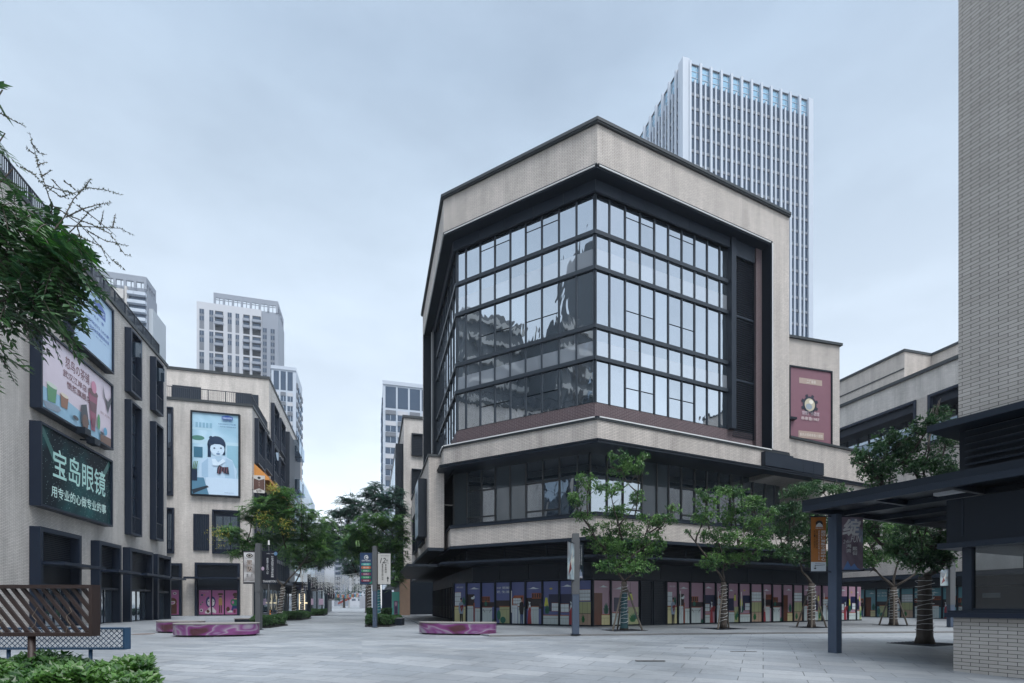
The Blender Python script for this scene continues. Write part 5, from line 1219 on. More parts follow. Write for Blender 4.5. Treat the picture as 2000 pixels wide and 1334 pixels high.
def sprig(L, r, c, size, kind):
    if kind == 'fern':
        d = rdir(r); d.z = d.z*.25-.12; d.normalize(); side = d.cross(Vector((0, 0, 1))).normalized(); n = side.cross(d); ln = size*r.uniform(3.0, 4.6)
        k = 7
        for i in range(k):
            q = c+d*ln*(i/k)-Vector((0, 0, 1))*(i/k)**2*ln*.28
            for sg in (-1, 1): L.leaf(q, (side*sg+d*.5+Vector((0, 0, -.15))).normalized(), n, size*r.uniform(1.0, 1.5)*(1.1-.5*abs(i/k-.5)), size*.55)
    else:
        ax = rdir(r, .4)
        for i in range(9):
            d = (ax*.6+rdir(r)*.9+Vector((0, 0, -.15))).normalized(); L.leaf(c+rdir(r)*size*.5, d, rdir(r, .9), size*r.uniform(.7, 1.25), size*.46)
def tree(name, label, px, Y, base_z, clumps, kind, leafm, seed, dens=1.0, size=.13, trunk_r=.13, fork_z=2.3, lights=True, stakes=0, group=None, yellow=(), grate=True, lean=0, wrap=None, dscale=.8, fresh=None):
    r = random.Random(seed); x0, y0 = AT(px, Y); t = thing(name, label, 'tree', (x0, y0, base_z), group)
    s = Y/F; L = Leaves(); cen = []; LfY = Leaves(); LfF = Leaves()
    for ci, (cx, cy, rx, ry) in enumerate(clumps):
        Rx, Rz = rx*s, ry*s; Ry = (Rx+Rz)/2*dscale
        dy = r.uniform(-1, 1)*.8*max(.4, 1-abs(cx-px)/140)*(1.4 if Y > 14 else .4)
        yy = Y+dy; c = Vector(((cx-CX)/F*yy, yy, H+(HZ-cy)*yy/F)); cen.append((c, max(Rx, Rz)))
        vol = Rx*Ry*Rz; n = int(dens*(125 if kind == 'fern' else 170)*(vol**.62)/(size/.13)**2*1.9)
        sub = [(c+Vector((r.uniform(-.75, .75)*Rx, r.uniform(-.75, .75)*Ry, r.uniform(-.75, .75)*Rz)), r.uniform(.22, .45)) for _ in range(7)]
        for k in range(n):
            if r.random() < .62:
                sc, sr = r.choice(sub); p = sc+Vector((r.gauss(0, 1)*Rx*sr, r.gauss(0, 1)*Ry*sr, r.gauss(0, 1)*Rz*sr))*.6
            else:
                v = rdir(r); q = r.random()**.4; p = c+Vector((v.x*Rx*q, v.y*Ry*q, v.z*Rz*q))
            sprig(LfF if (fresh and ci in fresh and r.random() < .6) else L, r, p, size, kind)
    for (cx, cy, rr) in yellow:
        c = Vector(((cx-CX)/F*Y, Y-1.5, H+(HZ-cy)*(Y-1.5)/F))
        for _ in range(90):
            d = rdir(r, .5); q = c+d*rr*s*r.random()**.5
            for __ in range(3): LfY.leaf(q+rdir(r)*.06, rdir(r), rdir(r), .07, .05)
    mb = MB(); top = Vector((x0+lean, y0, fork_z)); pts = [Vector((x0, y0, base_z-.05)), Vector((x0, y0, base_z+.25)), Vector((x0+lean*.4, y0, base_z+(fork_z-base_z)*.5)), top]
    mb.tube(pts, [trunk_r*1.45, trunk_r*1.08, trunk_r*.95, trunk_r*.85], BARK, 12); mb.build('trunk', t, smooth=True)
    mb = MB()
    order = sorted(cen, key=lambda k: (k[0]-top).length)
    for i, (c, R_) in enumerate(order):
        src = top
        for c2, R2 in order[:i]:
            if (c2-c).length < (src-c).length*.75 and c2.z < c.z+.2: src = top.lerp(c2, .8)
        mid = src.lerp(c, .5)+Vector((r.uniform(-.15, .15), r.uniform(-.15, .15), -.12*(c-src).length*.5)); k = max(.25, 1-i*.035)
        mb.tube([src, src.lerp(mid, .5)+rdir(r)*.04, mid, c], [trunk_r*.5*k, trunk_r*.4*k, trunk_r*.3*k, trunk_r*.1], BARK, 6)
        for _ in range(5):
            e_ = c+rdir(r, .3)*R_*.9; a = mid.lerp(c, r.uniform(.2, 1)); mb.tube([a, a.lerp(e_, .5)+rdir(r)*.05, e_], [trunk_r*.13, trunk_r*.09, trunk_r*.03], BARK, 4)
    mb.build('limb', t, smooth=True)
    L.build('crown', leafm, t)
    if LfF.V: LfF.build('fresh_leaves', LF_LIT if Y < 10 else LF_FERN, t)
    if LfY.V: LfY.build('blossom', LF_YEL, t)
    if wrap: 
        w_ = MB(); w_.tube([pts[0]+Vector((0, 0, .1)), pts[1], pts[2], top-Vector((0, 0, .5))], [trunk_r*1.3, trunk_r*1.15, trunk_r*1.05, trunk_r*.95], wrap, 12); w_.build('trunk_wrap', t)
    if lights:
        w_ = MB(); P_ = []; turns = 11; z0, z1 = base_z+.35, fork_z-.1; N_ = turns*10
        for i in range(N_+1):
            q = i/N_; a = 2*pi*turns*q+seed; zz_ = z0+(z1-z0)*q+.03*sin(a*1.7+seed); xx = x0+lean*q; rr = trunk_r*1.13+.012
            P_.append(Vector((xx+cos(a)*rr, y0+sin(a)*rr, zz_)))
        w_.tube(P_, .008*max(1, Y/22), WIRE, 4, False); w_.build('wound_light_string', t)
    if stakes:
        for k in range(stakes):
            a = 2*pi*k/stakes+seed*1.3; m_ = MB(); m_.tube([Vector((x0+cos(a)*.85, y0+sin(a)*.6, base_z)), Vector((x0+cos(a)*.12, y0+sin(a)*.12, base_z+2.0))], [.045, .04], WOOD, 8); m_.build('stake', t)
    if grate:
        m_ = MB(); a, b = Vector((dR[0], dR[1], 0))*.95, Vector((dS[0], dS[1], 0))*.75; o_ = Vector((x0, y0, base_z+.004))
        q = [o_-a-b, o_+a-b, o_+a+b, o_-a+b]; m_.hexa([p-Vector((0, 0, .02)) for p in q]+[p+Vector((0, 0, .006)) for p in q], SOIL)
        for i in range(9): c_ = o_-a+a*2*(i+.5)/9; m_.hexa([c_+v for v in (-b-a*.03, -b+a*.03, b+a*.03, b-a*.03)]+[c_+v+Vector((0, 0, .016)) for v in (-b-a*.03, -b+a*.03, b+a*.03, b-a*.03)], METAL)
        m_.build('tree_grate', t)
    return t
GR = 'wire-wound trees on the pavement'
tree('pavement_tree', 'bushy tree with bare-stemmed upper tufts, left of the three before the shop windows', 1219, 24.3, PV, [(1130, 975, 22, 15), (1150, 942, 26, 18), (1137, 1008, 22, 13), (1150, 1034, 16, 12), (1212, 912, 30, 24), (1257, 893, 14, 11), (1248, 915, 15, 13), (1192, 958, 26, 18), (1245, 975, 16, 22), (1205, 1000, 34, 16), (1215, 1035, 45, 24), (1270, 1020, 28, 18), (1300, 1012, 22, 10), (1180, 1062, 36, 22), (1230, 1080, 46, 28), (1268, 1062, 32, 24), (1198, 1104, 38, 16), (1252, 1110, 30, 14), (1318, 992, 18, 8)], 'bush', LF_BUSH, 3, .95, .12, .15, 2.35, True, 3, GR, lean=.0, wrap=mat('teal_trunk_wrap', (.012, .05, .06), .7, .2))
tree('pavement_tree', 'rounded bushy tree in the middle of the three before the pink shop windows', 1413, 25.8, PV, [(1380, 975, 26, 18), (1430, 962, 36, 14), (1470, 985, 36, 18), (1378, 1008, 26, 20), (1430, 1005, 36, 24), (1482, 1028, 34, 20), (1400, 1050, 36, 24), (1450, 1050, 46, 24), (1490, 1065, 20, 14), (1418, 1092, 38, 18), (1388, 1098, 24, 14), (1458, 1090, 28, 13), (1345, 1040, 8, 5), (1505, 1000, 16, 12)], 'bush', LF_BUSH, 8, .95, .12, .15, 2.4, True, 2, GR)
tree('pavement_tree', 'darker dense tree propped by stakes, just left of the canopy column', 1585, 27.4, PV, [(1560, 962, 40, 14), (1602, 952, 34, 12), (1540, 998, 36, 18), (1580, 1000, 46, 24), (1525, 1035, 34, 22), (1580, 1048, 50, 28), (1640, 955, 26, 12), (1560, 1085, 44, 20), (1600, 1090, 38, 16), (1625, 1025, 30, 22), (1650, 1000, 24, 20), (1520, 1075, 28, 14)], 'bush', LF_DARK, 13, 1.25, .13, .17, 2.4, True, 3, GR)
tree('pavement_tree', 'tree propped by long stakes in front of the teal shop windows', 1745, 30.0, PV, [(1690, 1050, 34, 26), (1735, 1030, 44, 28), (1712, 1085, 42, 20), (1760, 1075, 46, 26), (1695, 1098, 24, 12), (1790, 1055, 40, 26), (1830, 1085, 34, 22)], 'bush', LF_BUSH, 21, 1.15, .13, .19, 2.3, True, 3, GR)
tree('pavement_tree', 'large tree at the kiosk whose crown rises above the dark canopy', 1806, 16.9, 0, [(1790, 1040, 50, 22), (1832, 1060, 38, 26), (1765, 1068, 40, 22), (1800, 1092, 42, 24), (1850, 1092, 20, 16), (1702, 900, 36, 32), (1740, 858, 38, 22), (1765, 888, 48, 36), (1820, 828, 42, 22), (1848, 862, 38, 36), (1800, 908, 55, 28), (1678, 892, 14, 16), (1715, 932, 34, 22), (1850, 925, 36, 24), (1835, 803, 28, 12), (1725, 965, 20, 14), (1690, 1030, 30, 22)], 'bush', LF_DARK, 5, 1.1, .12, .21, 2.2, True, 0, GR)
G2 = 'feathery trees down the middle of the street'
tree('street_tree', 'feathery tree with yellow blossom, nearest of the row at the left of the street', 545, 37.5, 0, [(462, 1045, 26, 17), (492, 1002, 30, 16), (520, 982, 40, 16), (560, 972, 38, 14), (545, 1018, 46, 22), (590, 995, 30, 18), (600, 1035, 34, 26), (560, 1055, 42, 20), (502, 1055, 36, 18), (470, 1078, 24, 9), (612, 1070, 26, 14), (515, 1085, 30, 13), (440, 1030, 14, 10), (555, 955, 20, 8)], 'fern', LF_FERN, 31, 1.2, .15, .16, 2.6, True, 0, G2, ((450, 1052, 26), (535, 1020, 24), (575, 1030, 20), (552, 955, 14)), False, lean=.3)
tree('street_tree', 'feathery green tree second in the row at the left of the street', 574, 47, 0, [(605, 1060, 36, 26), (628, 1045, 28, 24), (590, 1092, 34, 18), (632, 1082, 22, 16), (570, 1075, 25, 18), (640, 1020, 14, 14)], 'fern', LF_FERN, 32, 1.2, .17, .16, 3, True, 0, G2, (), False)
tree('street_tree', 'small far tree third in the row at the left of the street', 591, 60, 0, [(610, 1085, 22, 16), (630, 1100, 20, 12), (596, 1100, 18, 12), (640, 1075, 14, 18)], 'fern', LF_FERN2, 33, 1.3, .2, .16, 3.2, True, 0, G2, (), False)
tree('street_tree', 'bright green feathery tree with a teal wrapped trunk behind the blue banner', 739, 40, 0, [(735, 1018, 40, 15), (700, 1038, 32, 20), (762, 1022, 36, 16), (782, 1040, 18, 16), (725, 1062, 46, 22), (765, 1062, 30, 22), (700, 1082, 36, 16), (770, 1100, 26, 18), (740, 1098, 32, 16), (775, 1130, 16, 14), (690, 1060, 26, 14)], 'fern', LF_FERN, 41, 1.25, .15, .17, 2.9, True, 0, G2, (), False, wrap=mat('turquoise_trunk_wrap', (.015, .14, .17), .6, .2))
tree('street_tree', 'tall dark tree behind the bright green one at the right of the street', 722, 55, 0, [(690, 975, 26, 13), (720, 963, 22, 13), (735, 948, 12, 10), (665, 1005, 30, 14), (702, 1000, 36, 18), (758, 972, 30, 14), (785, 998, 15, 18), (660, 1030, 26, 16), (652, 1060, 22, 18), (680, 1075, 30, 20), (690, 1118, 16, 11), (772, 958, 16, 11), (740, 990, 40, 18), (700, 1045, 36, 24), (760, 1060, 34, 30)], 'fern', LF_FERN2, 42, 1.35, .18, .2, 4, True, 0, G2, (), False)
tree('street_tree', 'dark tree farthest along the right of the street', 716, 78, 0, [(645, 1052, 18, 16), (655, 1085, 20, 15), (682, 1108, 22, 14), (665, 1062, 22, 20), (700, 1095, 20, 16)], 'fern', LF_FERN2, 43, 1.4, .24, .2, 5, False, 0, G2, (), False)
# near tree at the upper left, trunk outside the picture
r = random.Random(77); NY = 4.6
nt_ = thing('overhanging_tree', 'dark tree reaching in at the upper left with feathery leaves and bare flower sprays', 'tree', (-6.4, 4.9, 0))
mb = MB(); mb.tube([(-6.4, 4.9, -.2), (-6.3, 4.9, 1.5), (-6.35, 4.85, 3), (-6.1, 4.8, 5.6), (-6.0, 4.7, 7)], [.17, .14, .12, .09, .03], BARK, 12); mb.build('trunk', nt_, smooth=True)
L = Leaves(); LL2 = Leaves(); mb = MB()
def NP(px, py, Y=NY): return Vector(((px-CX)/F*Y, Y, H+(HZ-py)*Y/F))
def comp_leaf(L, r, c, d, ln, lw, k=9):
    side = d.cross(Vector((0, 0, 1)))
    if side.length < .1: side = Vector((1, 0, 0))
    side.normalize(); side = (side*cos(.5)+d.cross(side)*sin(r.uniform(-.6, .6))).normalized(); n = side.cross(d).normalized(); prev = c; P_ = [c]
    for i in range(k):
        q = c+d*ln*((i+.6)/k)-Vector((0, 0, 1))*((i+.6)/k)**2*ln*.35; P_.append(q)
        for sg in (-1, 1): L.leaf(q, (side*sg+d*.55+rdir(r)*.15).normalized(), (n+rdir(r)*.2).normalized(), lw*r.uniform(.85, 1.15), lw*.46)
    L.leaf(P_[-1], d, n, lw, lw*.4); return P_
cl = [((25, 330), 22, 34, 10), ((10, 260), 12, 30, 5), ((5, 175), 6, 25, 2), ((60, 420), 55, 26, 20), ((120, 470), 52, 34, 24), ((35, 490), 50, 48, 30), ((130, 530), 55, 38, 28), ((60, 570), 55, 45, 34), ((150, 570), 42, 28, 14), ((168, 525), 26, 40, 10), ((115, 610), 45, 34, 20), ((40, 620), 42, 26, 12), ((10, 700), 10, 26, 3), ((5, 655), 10, 20, 3), ((-60, 450), 60, 120, 40), ((-60, 600), 60, 80, 25), ((95, 520), 60, 60, 30), ((-230, 330), 80, 110, 26), ((-420, 420), 90, 120, 26), ((-330, 160), 90, 90, 18)]
for (cx, cy), rx, ry, n in cl:
    c = NP(cx, cy, NY+r.uniform(-.15, .3)); src = Vector((-6.2, 4.85, 3.2+r.random()))
    mb.tube([src, src.lerp(c, .55)+Vector((0, 0, .12)), c], [.022, .014, .005], BARK, 5)
    for _ in range(int(n*1.1)):
        p = NP(cx+r.gauss(0, .46)*rx-38, cy+r.gauss(0, .5)*ry-12, NY+r.uniform(-.35, .45)); d = Vector((r.uniform(.1, 1), r.uniform(-.7, .5), r.uniform(-.75, .25))).normalized()
        fresh = (cx in (60, 120) and cy < 480 and r.random() < .4)
        P_ = comp_leaf(LL2 if fresh else L, r, p, d, r.uniform(.24, .36), .088, 7); mb.tube(P_, [.0035]*len(P_), BARK, 3)
for (cx, cy) in ((30, 740), (14, 712), (60, 655), (92, 640), (40, 625), (130, 660)):
    p = NP(cx-34, cy-50); d = Vector((.7, -.1, -.75)).normalized(); P_ = comp_leaf(L, r, p, d, .26, .06); mb.tube(P_, [.004]*len(P_), BARK, 3)
mb.build('limb', nt_, smooth=True); L.build('crown', LF_NEAR, nt_); LL2.build('fresh_leaves', LF_LIT, nt_)
sp_ = [[(90, 430), (103, 408), (88, 361), (74, 322), (70, 302), (57, 258)], [(105, 450), (125, 425), (144, 388), (166, 366), (202, 370), (238, 381)], [(129, 424), (162, 408), (193, 399), (219, 396)], [(120, 470), (153, 437), (175, 412), (198, 402)], [(110, 440), (155, 442), (196, 444), (234, 446), (263, 460)], [(100, 400), (135, 421), (180, 439), (216, 457), (243, 496), (258, 502)], [(130, 420), (157, 439), (193, 478), (218, 507), (243, 526)], [(140, 455), (166, 467), (196, 480), (216, 520)], [(88, 361), (121, 372), (135, 388)], [(166, 366), (178, 348)], [(101, 350), (121, 372), (146, 379)], [(125, 354), (148, 370)], [(220, 444), (226, 417)], [(196, 440), (203, 410)], [(40, 325), (67, 340), (85, 361)], [(-10, 215), (25, 235), (52, 248)], [(85, 361), (120, 385), (150, 375), (168, 366)], [(150, 400), (190, 430), (228, 462)], [(74, 322), (92, 316)], [(80, 345), (102, 332)], [(66, 300), (50, 288)], [(62, 280), (78, 300), (92, 302)], [(170, 450), (205, 470), (250, 480)], [(150, 440), (165, 490), (205, 515)]]
tw = MB(); B = Leaves()
for pl in sp_:
    P_ = [NP(x, y, NY+.25+.15*sin(i*1.3+pl[0][0])) for i, (x, y) in enumerate(pl)]
    tw.tube(P_, [.0055-.0042*i/(len(P_)-1) for i in range(len(P_))], BARK, 4)
    for a, b in zip(P_[1 if len(P_) > 4 else 0:-1], P_[(2 if len(P_) > 4 else 1):]):
        n = max(2, int((b-a).length/.011))
        for i in range(n):
            q = a.lerp(b, i/n); B.leaf(q, rdir(r), rdir(r), r.uniform(.012, .02), .009)
            if i % 5 == 2: B.leaf(q, rdir(r), rdir(r), .026, .012)
tw.build('flower_stem', nt_); B.build('flower_bud', leaf_mat('dry_bud', (.03, .045, .02), (.10, .11, .04), .1), nt_)
# ------------------------------------------------------------------ foreground shrubs and trellis screens
L = Leaves(); r = random.Random(5); mb = MB()
for k in range(6500):
    Y = r.uniform(4.0, 5.9); xr = -.672*Y; x = r.uniform(-1.08*Y, xr); e_ = (xr-x)
    hgt = (.80+.05*sin(x*5)+.04*sin(Y*9+x*3))*(min(1, e_/.28+.45))*(1-.25*max(0, (Y-5.4)/.5))
    z = gz(Y)+hgt*(1-.55*r.random()**2.2)+r.gauss(0, .02)
    c = Vector((x, Y, z)); n = r.randint(5, 8); ax = Vector((r.gauss(0, .4), r.gauss(0, .4)-.15, 1)).normalized()
    for i in range(n):
        a = 2*pi*i/n*1.6+r.random(); d = (Vector((cos(a), sin(a), 0))+ax*r.uniform(.4, 1.3)).normalized(); L.leaf(c+ax*.012*i, d, (ax-d*ax.dot(d)).normalized(), r.uniform(.052, .082), .036)
for (px, py) in ():
    Y = 5.0; c = NP(px, py+18, Y); 
    for i in range(9):
        a = i*2.4; q = c+Vector((0, 0, i*.012)); L.leaf(q, Vector((cos(a), sin(a), .9)).normalized(), Vector((0, 0, 1)), .06, .026)
o = L.build('shrub_bed', LF_SHRUB, None); tag(o, 'glossy green shrubs in the bottom left foreground under the trellis screens', 'shrubs', kind='stuff')
BRN = mat('brown_trellis_metal', (.026, .014, .012), .55, .12, 3); NVY = mat('blue_trellis_metal', (.022, .065, .13), .45, .1, 3)
def clip(p, q, x0, x1, z0, z1):
    (xa, za), (xb, zb_) = p, q; t0, t1 = 0, 1
    for a, b, lo, hi in ((xa, xb, x0, x1), (za, zb_, z0, z1)):
        d = b-a
        if abs(d) < 1e-9: continue
        u, v = (lo-a)/d, (hi-a)/d; t0 = max(t0, min(u, v)); t1 = min(t1, max(u, v))
    if t1 <= t0: return None
    return (xa+(xb-xa)*t0, za+(zb_-za)*t0), (xa+(xb-xa)*t1, za+(zb_-za)*t1)
Yb = 5.0; x1 = (180-CX)/F*Yb; x0 = x1-1.9; z1, z0 = H+(HZ-1142)*Yb/F, H+(HZ-1243)*Yb/F
t = thing('trellis_screen', 'brown metal trellis screen with diagonal slats on a round post, bottom left', 'trellis', (-4.65, Yb, 0))
w = Wall(x0, Yb, 90); Wd = x1-x0
mb = MB(); w.rim(mb, 0, Wd, -.10, 0, z0, z1, .035, BRN); mb.build('frame', t)
mb = MB(); th_ = z1-z0-.07
for i in range(-6, 40):
    s = i*.098; c = clip((s, z1-.036), (s+th_*.80, z0+.036), .036, Wd-.036, z0+.036, z1-.036)
    if c is None: continue
    (a, za), (b, zb_) = c
    if math.hypot(b-a, zb_-za) < .06: continue
    mb.hexa([w.p(a-.013, -.06, za), w.p(a+.030, -.06, za), w.p(b+.030, -.06, zb_), w.p(b-.013, -.06, zb_), w.p(a-.013, -.04, za), w.p(a+.030, -.04, za), w.p(b+.030, -.04, zb_), w.p(b-.013, -.04, zb_)], BRN)
mb.build('slat_panel', t)
mb = MB(); px_ = (62-CX)/F*(Yb+.05); mb.tube([(px_, Yb+.05, -.3), (px_, Yb+.05, z0)], .031, BRN, 16); mb.build('post', t, smooth=True)
mb = MB()
for k in range(5):
    x = x0+.35+k*.33; P_ = [Vector((x+.03*sin(i*1.9+k), Yb-.0-.01*sin(i), z0+.03+i*.042)) for i in range(7)]; mb.tube(P_, .0028, mat('dry_vine', (.16, .13, .10), .9), 4)
mb.build('dry_vine', t)
Yb = 6.5; x1 = (243-CX)/F*Yb; x0 = x1-2.4; z1, z0 = H+(HZ-1226)*Yb/F, H+(HZ-1269)*Yb/F
t = thing('trellis_screen', 'blue metal trellis screen of diamond mesh on thin posts, behind the brown one', 'trellis', (-5.6, Yb, 0))
w = Wall(x0, Yb, 90); Wd = x1-x0; mb = MB(); w.rim(mb, 0, Wd, -.11, 0, z0, z1, .022, NVY); mb.build('frame', t)
mb = MB(); hh = z1-z0-.05
for i in range(-5, 60):
    for sg in (1, -1):
        s = i*.068; p, q = ((s, z0+.023), (s+hh*1.1, z1-.023)) if sg > 0 else ((s, z1-.023), (s+hh*1.1, z0+.023))
        c = clip(p, q, .023, Wd-.023, z0+.023, z1-.023)
        if c is None: continue
        (a, za), (b, zb_) = c
        if math.hypot(b-a, zb_-za) < .02: continue
        v = -.05 if sg > 0 else -.056; mb.hexa([w.p(a-.005, v, za), w.p(a+.005, v, za), w.p(b+.005, v, zb_), w.p(b-.005, v, zb_), w.p(a-.005, v+.005, za), w.p(a+.005, v+.005, za), w.p(b+.005, v+.005, zb_), w.p(b-.005, v+.005, zb_)], NVY)
mb.build('mesh_panel', t)
for px in (17, 177):
    mb = MB(); x = (px-CX)/F*(Yb+.05); mb.tube([(x, Yb+.05, -.3), (x, Yb+.05, z0)], .021, NVY, 12); mb.build('post', t, smooth=True)
# ------------------------------------------------------------------ swirled benches
m, t_, b = base_mat('magenta_swirl_print'); tcx = N('ShaderNodeTexCoord', t_); mpx = N('ShaderNodeMapping', t_); mpx.inputs['Scale'].default_value = (.55, .55, 1.5)
t_.links.new(tcx.outputs['Object'], mpx.inputs[0]); n1 = N('ShaderNodeTexNoise', t_, Scale=1.0, Detail=.3, Distortion=1.6); t_.links.new(mpx.outputs[0], n1.inputs['Vector'])
rp = N('ShaderNodeValToRGB', t_); e = rp.color_ramp.elements; e[0].position = .30; e[0].color = lin('#4c2a34')+(1,); e[1].position = .70; e[1].color = lin('#857e8a')+(1,)
for p_, c_ in ((.38, '#653060'), (.44, '#783c74'), (.47, '#8a828e'), (.52, '#755078'), (.57, '#683066'), (.62, '#7d6284')):
    x = rp.color_ramp.elements.new(p_); x.color = lin(c_)+(1,)
t_.links.new(n1.outputs[0], rp.inputs[0]); t_.links.new(rp.outputs[0], b.inputs['Base Color']); b.inputs['Roughness'].default_value = .35; SWIRL = m
WTOP = mat('weathered_bench_top', (.17, .16, .155), .75, .25, 5)
def bench(label, pts, z0=.07, z1=.49):
    """pts: outline on the ground; smoothed into a rounded plan"""
    for _ in range(3):
        q = []
        for i in range(len(pts)):
            a, b = pts[i], pts[(i+1) % len(pts)]; q += [(a[0]*.75+b[0]*.25, a[1]*.75+b[1]*.25), (a[0]*.25+b[0]*.75, a[1]*.25+b[1]*.75)]
        pts = q
    cx = sum(p[0] for p in pts)/len(pts); cy = sum(p[1] for p in pts)/len(pts); sc = lambda k: [(cx+(p[0]-cx)*k, cy+(p[1]-cy)*k) for p in pts]
    t = thing('street_bench', label, 'bench', (cx, cy, 0), 'magenta benches on the square')
    m1 = MB(); m1.prism(sc(.93), 0, z0-.001, DARK); m1.build('plinth', t); m1 = MB(); m1.prism(pts, z0, z1, SWIRL); m1.build('body', t)
    m1 = MB(); m1.prism(sc(1.012), z1+.001, z1+.035, WTOP); m1.build('top', t)
g_ = lambda px, Y: ((px-CX)/F*Y, Y)
bench('magenta swirl bench at the left, whole and rounded, in front of its fellow', [g_(340, 20.3), g_(420, 20.4), g_(508, 21.2), g_(506, 22.6), g_(440, 22.2), g_(350, 21.9), g_(336, 21.2)])
bench('magenta swirl bench at the far left, half hidden by the one in front', [g_(306, 23.2), g_(350, 23.1), g_(400, 23.6), g_(402, 24.9), g_(340, 24.8), g_(304, 24.5)])
bench('magenta swirl bench standing alone left of the painted shop windows', [g_(820, 22.0), g_(880, 21.6), g_(944, 21.3), g_(972, 21.8), g_(966, 22.9), g_(900, 22.8), g_(818, 23.4)])
# ------------------------------------------------------------------ hedges and planters
def hedge(label, pts, h=.5, grp='clipped hedges along the street', n=None, seed=1):
    r = random.Random(seed); x0, x1 = min(p[0] for p in pts), max(p[0] for p in pts); y0, y1 = min(p[1] for p in pts), max(p[1] for p in pts)
    t = thing('hedge', label, 'hedge', ((x0+x1)/2, (y0+y1)/2, 0), grp)
    def inside(x, y):
        c = False
        for i in range(len(pts)):
            (xa, ya), (xb, yb) = pts[i], pts[i-1]
            if (ya > y) != (yb > y) and x < (xb-xa)*(y-ya)/(yb-ya)+xa: c = not c
        return c
    L = Leaves(); k = 0; area = (x1-x0)*(y1-y0); n = n or int(900*area**.8)
    while k < n:
        x, y = r.uniform(x0, x1), r.uniform(y0, y1); k += 1
        if not inside(x, y): continue
        c = Vector((x, y, (h+.05*sin(x*3+y))*(1-.8*r.random()**2.5)+.05))
        for i in range(4): L.leaf(c+rdir(r)*.03, rdir(r, .7), rdir(r, .5), .085, .05)
    L.build('foliage', LF_HEDGE, t); cx = sum(p[0] for p in pts)/len(pts); cy = sum(p[1] for p in pts)/len(pts)
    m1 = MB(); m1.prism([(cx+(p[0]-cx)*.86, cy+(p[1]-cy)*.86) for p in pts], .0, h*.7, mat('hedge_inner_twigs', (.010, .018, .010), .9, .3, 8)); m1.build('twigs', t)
    m1 = MB(); m1.prism([(cx+(p[0]-cx)*1.03, cy+(p[1]-cy)*1.03) for p in pts], .0, .06, SOIL); m1.build('planting_bed', t)
hedge('low clipped hedge nearest on the left side of the street, behind the grey banner post', [g_(489, 27.6), g_(528, 28.2), g_(561, 31.5), g_(556, 34), g_(500, 34)], .52, seed=2)
hedge('low clipped hedge second on the left side of the street', [g_(553, 40.5), g_(590, 42), g_(607, 46), g_(600, 50), g_(552, 50)], .55, seed=3)
hedge('low clipped hedge third on the left side of the street', [g_(606, 56), g_(634, 58), g_(639, 66), g_(604, 70)], .6, seed=4)
hedge('low clipped hedge round the foot of the blue banner post', [g_(714, 29.5), g_(760, 29.5), g_(785, 33), g_(778, 36), g_(716, 36)], .50, seed=5)
hedge('far clipped hedge behind the dark stone seat', [g_(716, 44), g_(765, 44), g_(764, 49), g_(717, 50)], .8, seed=6)
tS = thing('stone_seat', 'dark square stone seat beside the hedge of the blue banner post', 'seat', G(773, 1222)); sx, sy, _ = G(773, 1222)
mb = MB(); mb.box(sx-.36, sx+.36, sy, sy+.8, 0, .42, METAL2); mb.build('block', tS); mb = MB(); mb.box(sx-.38, sx+.38, sy-.02, sy+.82, .421, .47, mat('seat_top_stone', (.10, .11, .12), .5)); mb.build('top', tS)
tS = thing('planter_seat', 'long dark planter seat between the magenta benches and the left hedge', 'planter', (*AT(478, 33), 0)); x, y = AT(458, 31)
mb = MB(); mb.box(x, x+1.9, y, y+1.0, 0, .40, METAL2); mb.build('body', tS); mb = MB(); mb.box(x-.03, x+1.93, y-.03, y+1.03, .401, .45, WTOP); mb.build('top', tS)
# ------------------------------------------------------------------ banner posts
def post(label, px, ybase, wpx, ytop, z0, banners, m=GREYM, cap=True, name='banner_post', grp='banner posts on the square'):
    Y = (H-z0)*F/(ybase-HZ); x = (px-CX)/F*Y; zt = H+(HZ-ytop)*Y/F; hw = wpx/2*Y/F; t = thing(name, label, 'banner post', (x, Y, z0), grp)
    mb = MB(); mb.box(x-hw, x+hw, Y-hw, Y+hw, z0, zt-.6 if cap else zt, m); mb.build('post', t)
    if cap:
        mb = MB(); mb.box(x-hw-.015, x+hw+.015, Y-hw-.015, Y+hw+.015, zt-2.35, zt-.1, GREYP); mb.box(x-hw*.98, x+hw*.98, Y-hw*.98, Y+hw*.98, zt-.099, zt+.12, GREYP); mb.build('post_head', t)
    for (p0, p1, y0, y1, kind, deg) in banners:
        if deg == 90:
            xa, xb = AT(p0, Y)[0], AT(p1, Y)[0]; w = Wall(xa, Y, 90)
        else:
            dd = D2(deg); w = Wall(x+dd[0]*p0, Y+dd[1]*p0, deg); xa, xb = 0, p1-p0
        za, zb_ = H+(HZ-y1)*Y/F, H+(HZ-y0)*Y/F
        banner(t, w, 0, xb-xa, za, zb_, 0, kind)
        m1 = MB()
        for zz_ in (za-.02, zb_+.02):
            if deg == 90: m1.box(min(xa, x+hw) if xa > x else xa, xb if xa > x else x-hw, Y-.015, Y+.015, zz_-.015, zz_+.015, METAL)
            else: w.box(m1, -.03, xb-xa+.05, -.012, .012, zz_-.015, zz_+.015, METAL)
        m1.build('bracket', t)
    m1 = MB(); m1.box(x-hw-.05, x+hw+.05, Y-hw-.05, Y+hw+.05, z0-.01, z0+.02, METAL2); m1.build('base_plate', t)
post('grey banner post with a silver and a black banner, behind the left bench', 505.5, 1230, 9.5, 1066, 0, [(475, 500, 1077, 1139, 'silver', 90), (512, 541, 1077, 1139, 'dark', 90)], GREYP)
post('slate banner post with a blue and a white banner in the middle of the street', 732.5, 1226, 7.5, 1071, 0, [(703, 728, 1080, 1141, 'blue', 90), (738, 763, 1081, 1141, 'white', 90)])
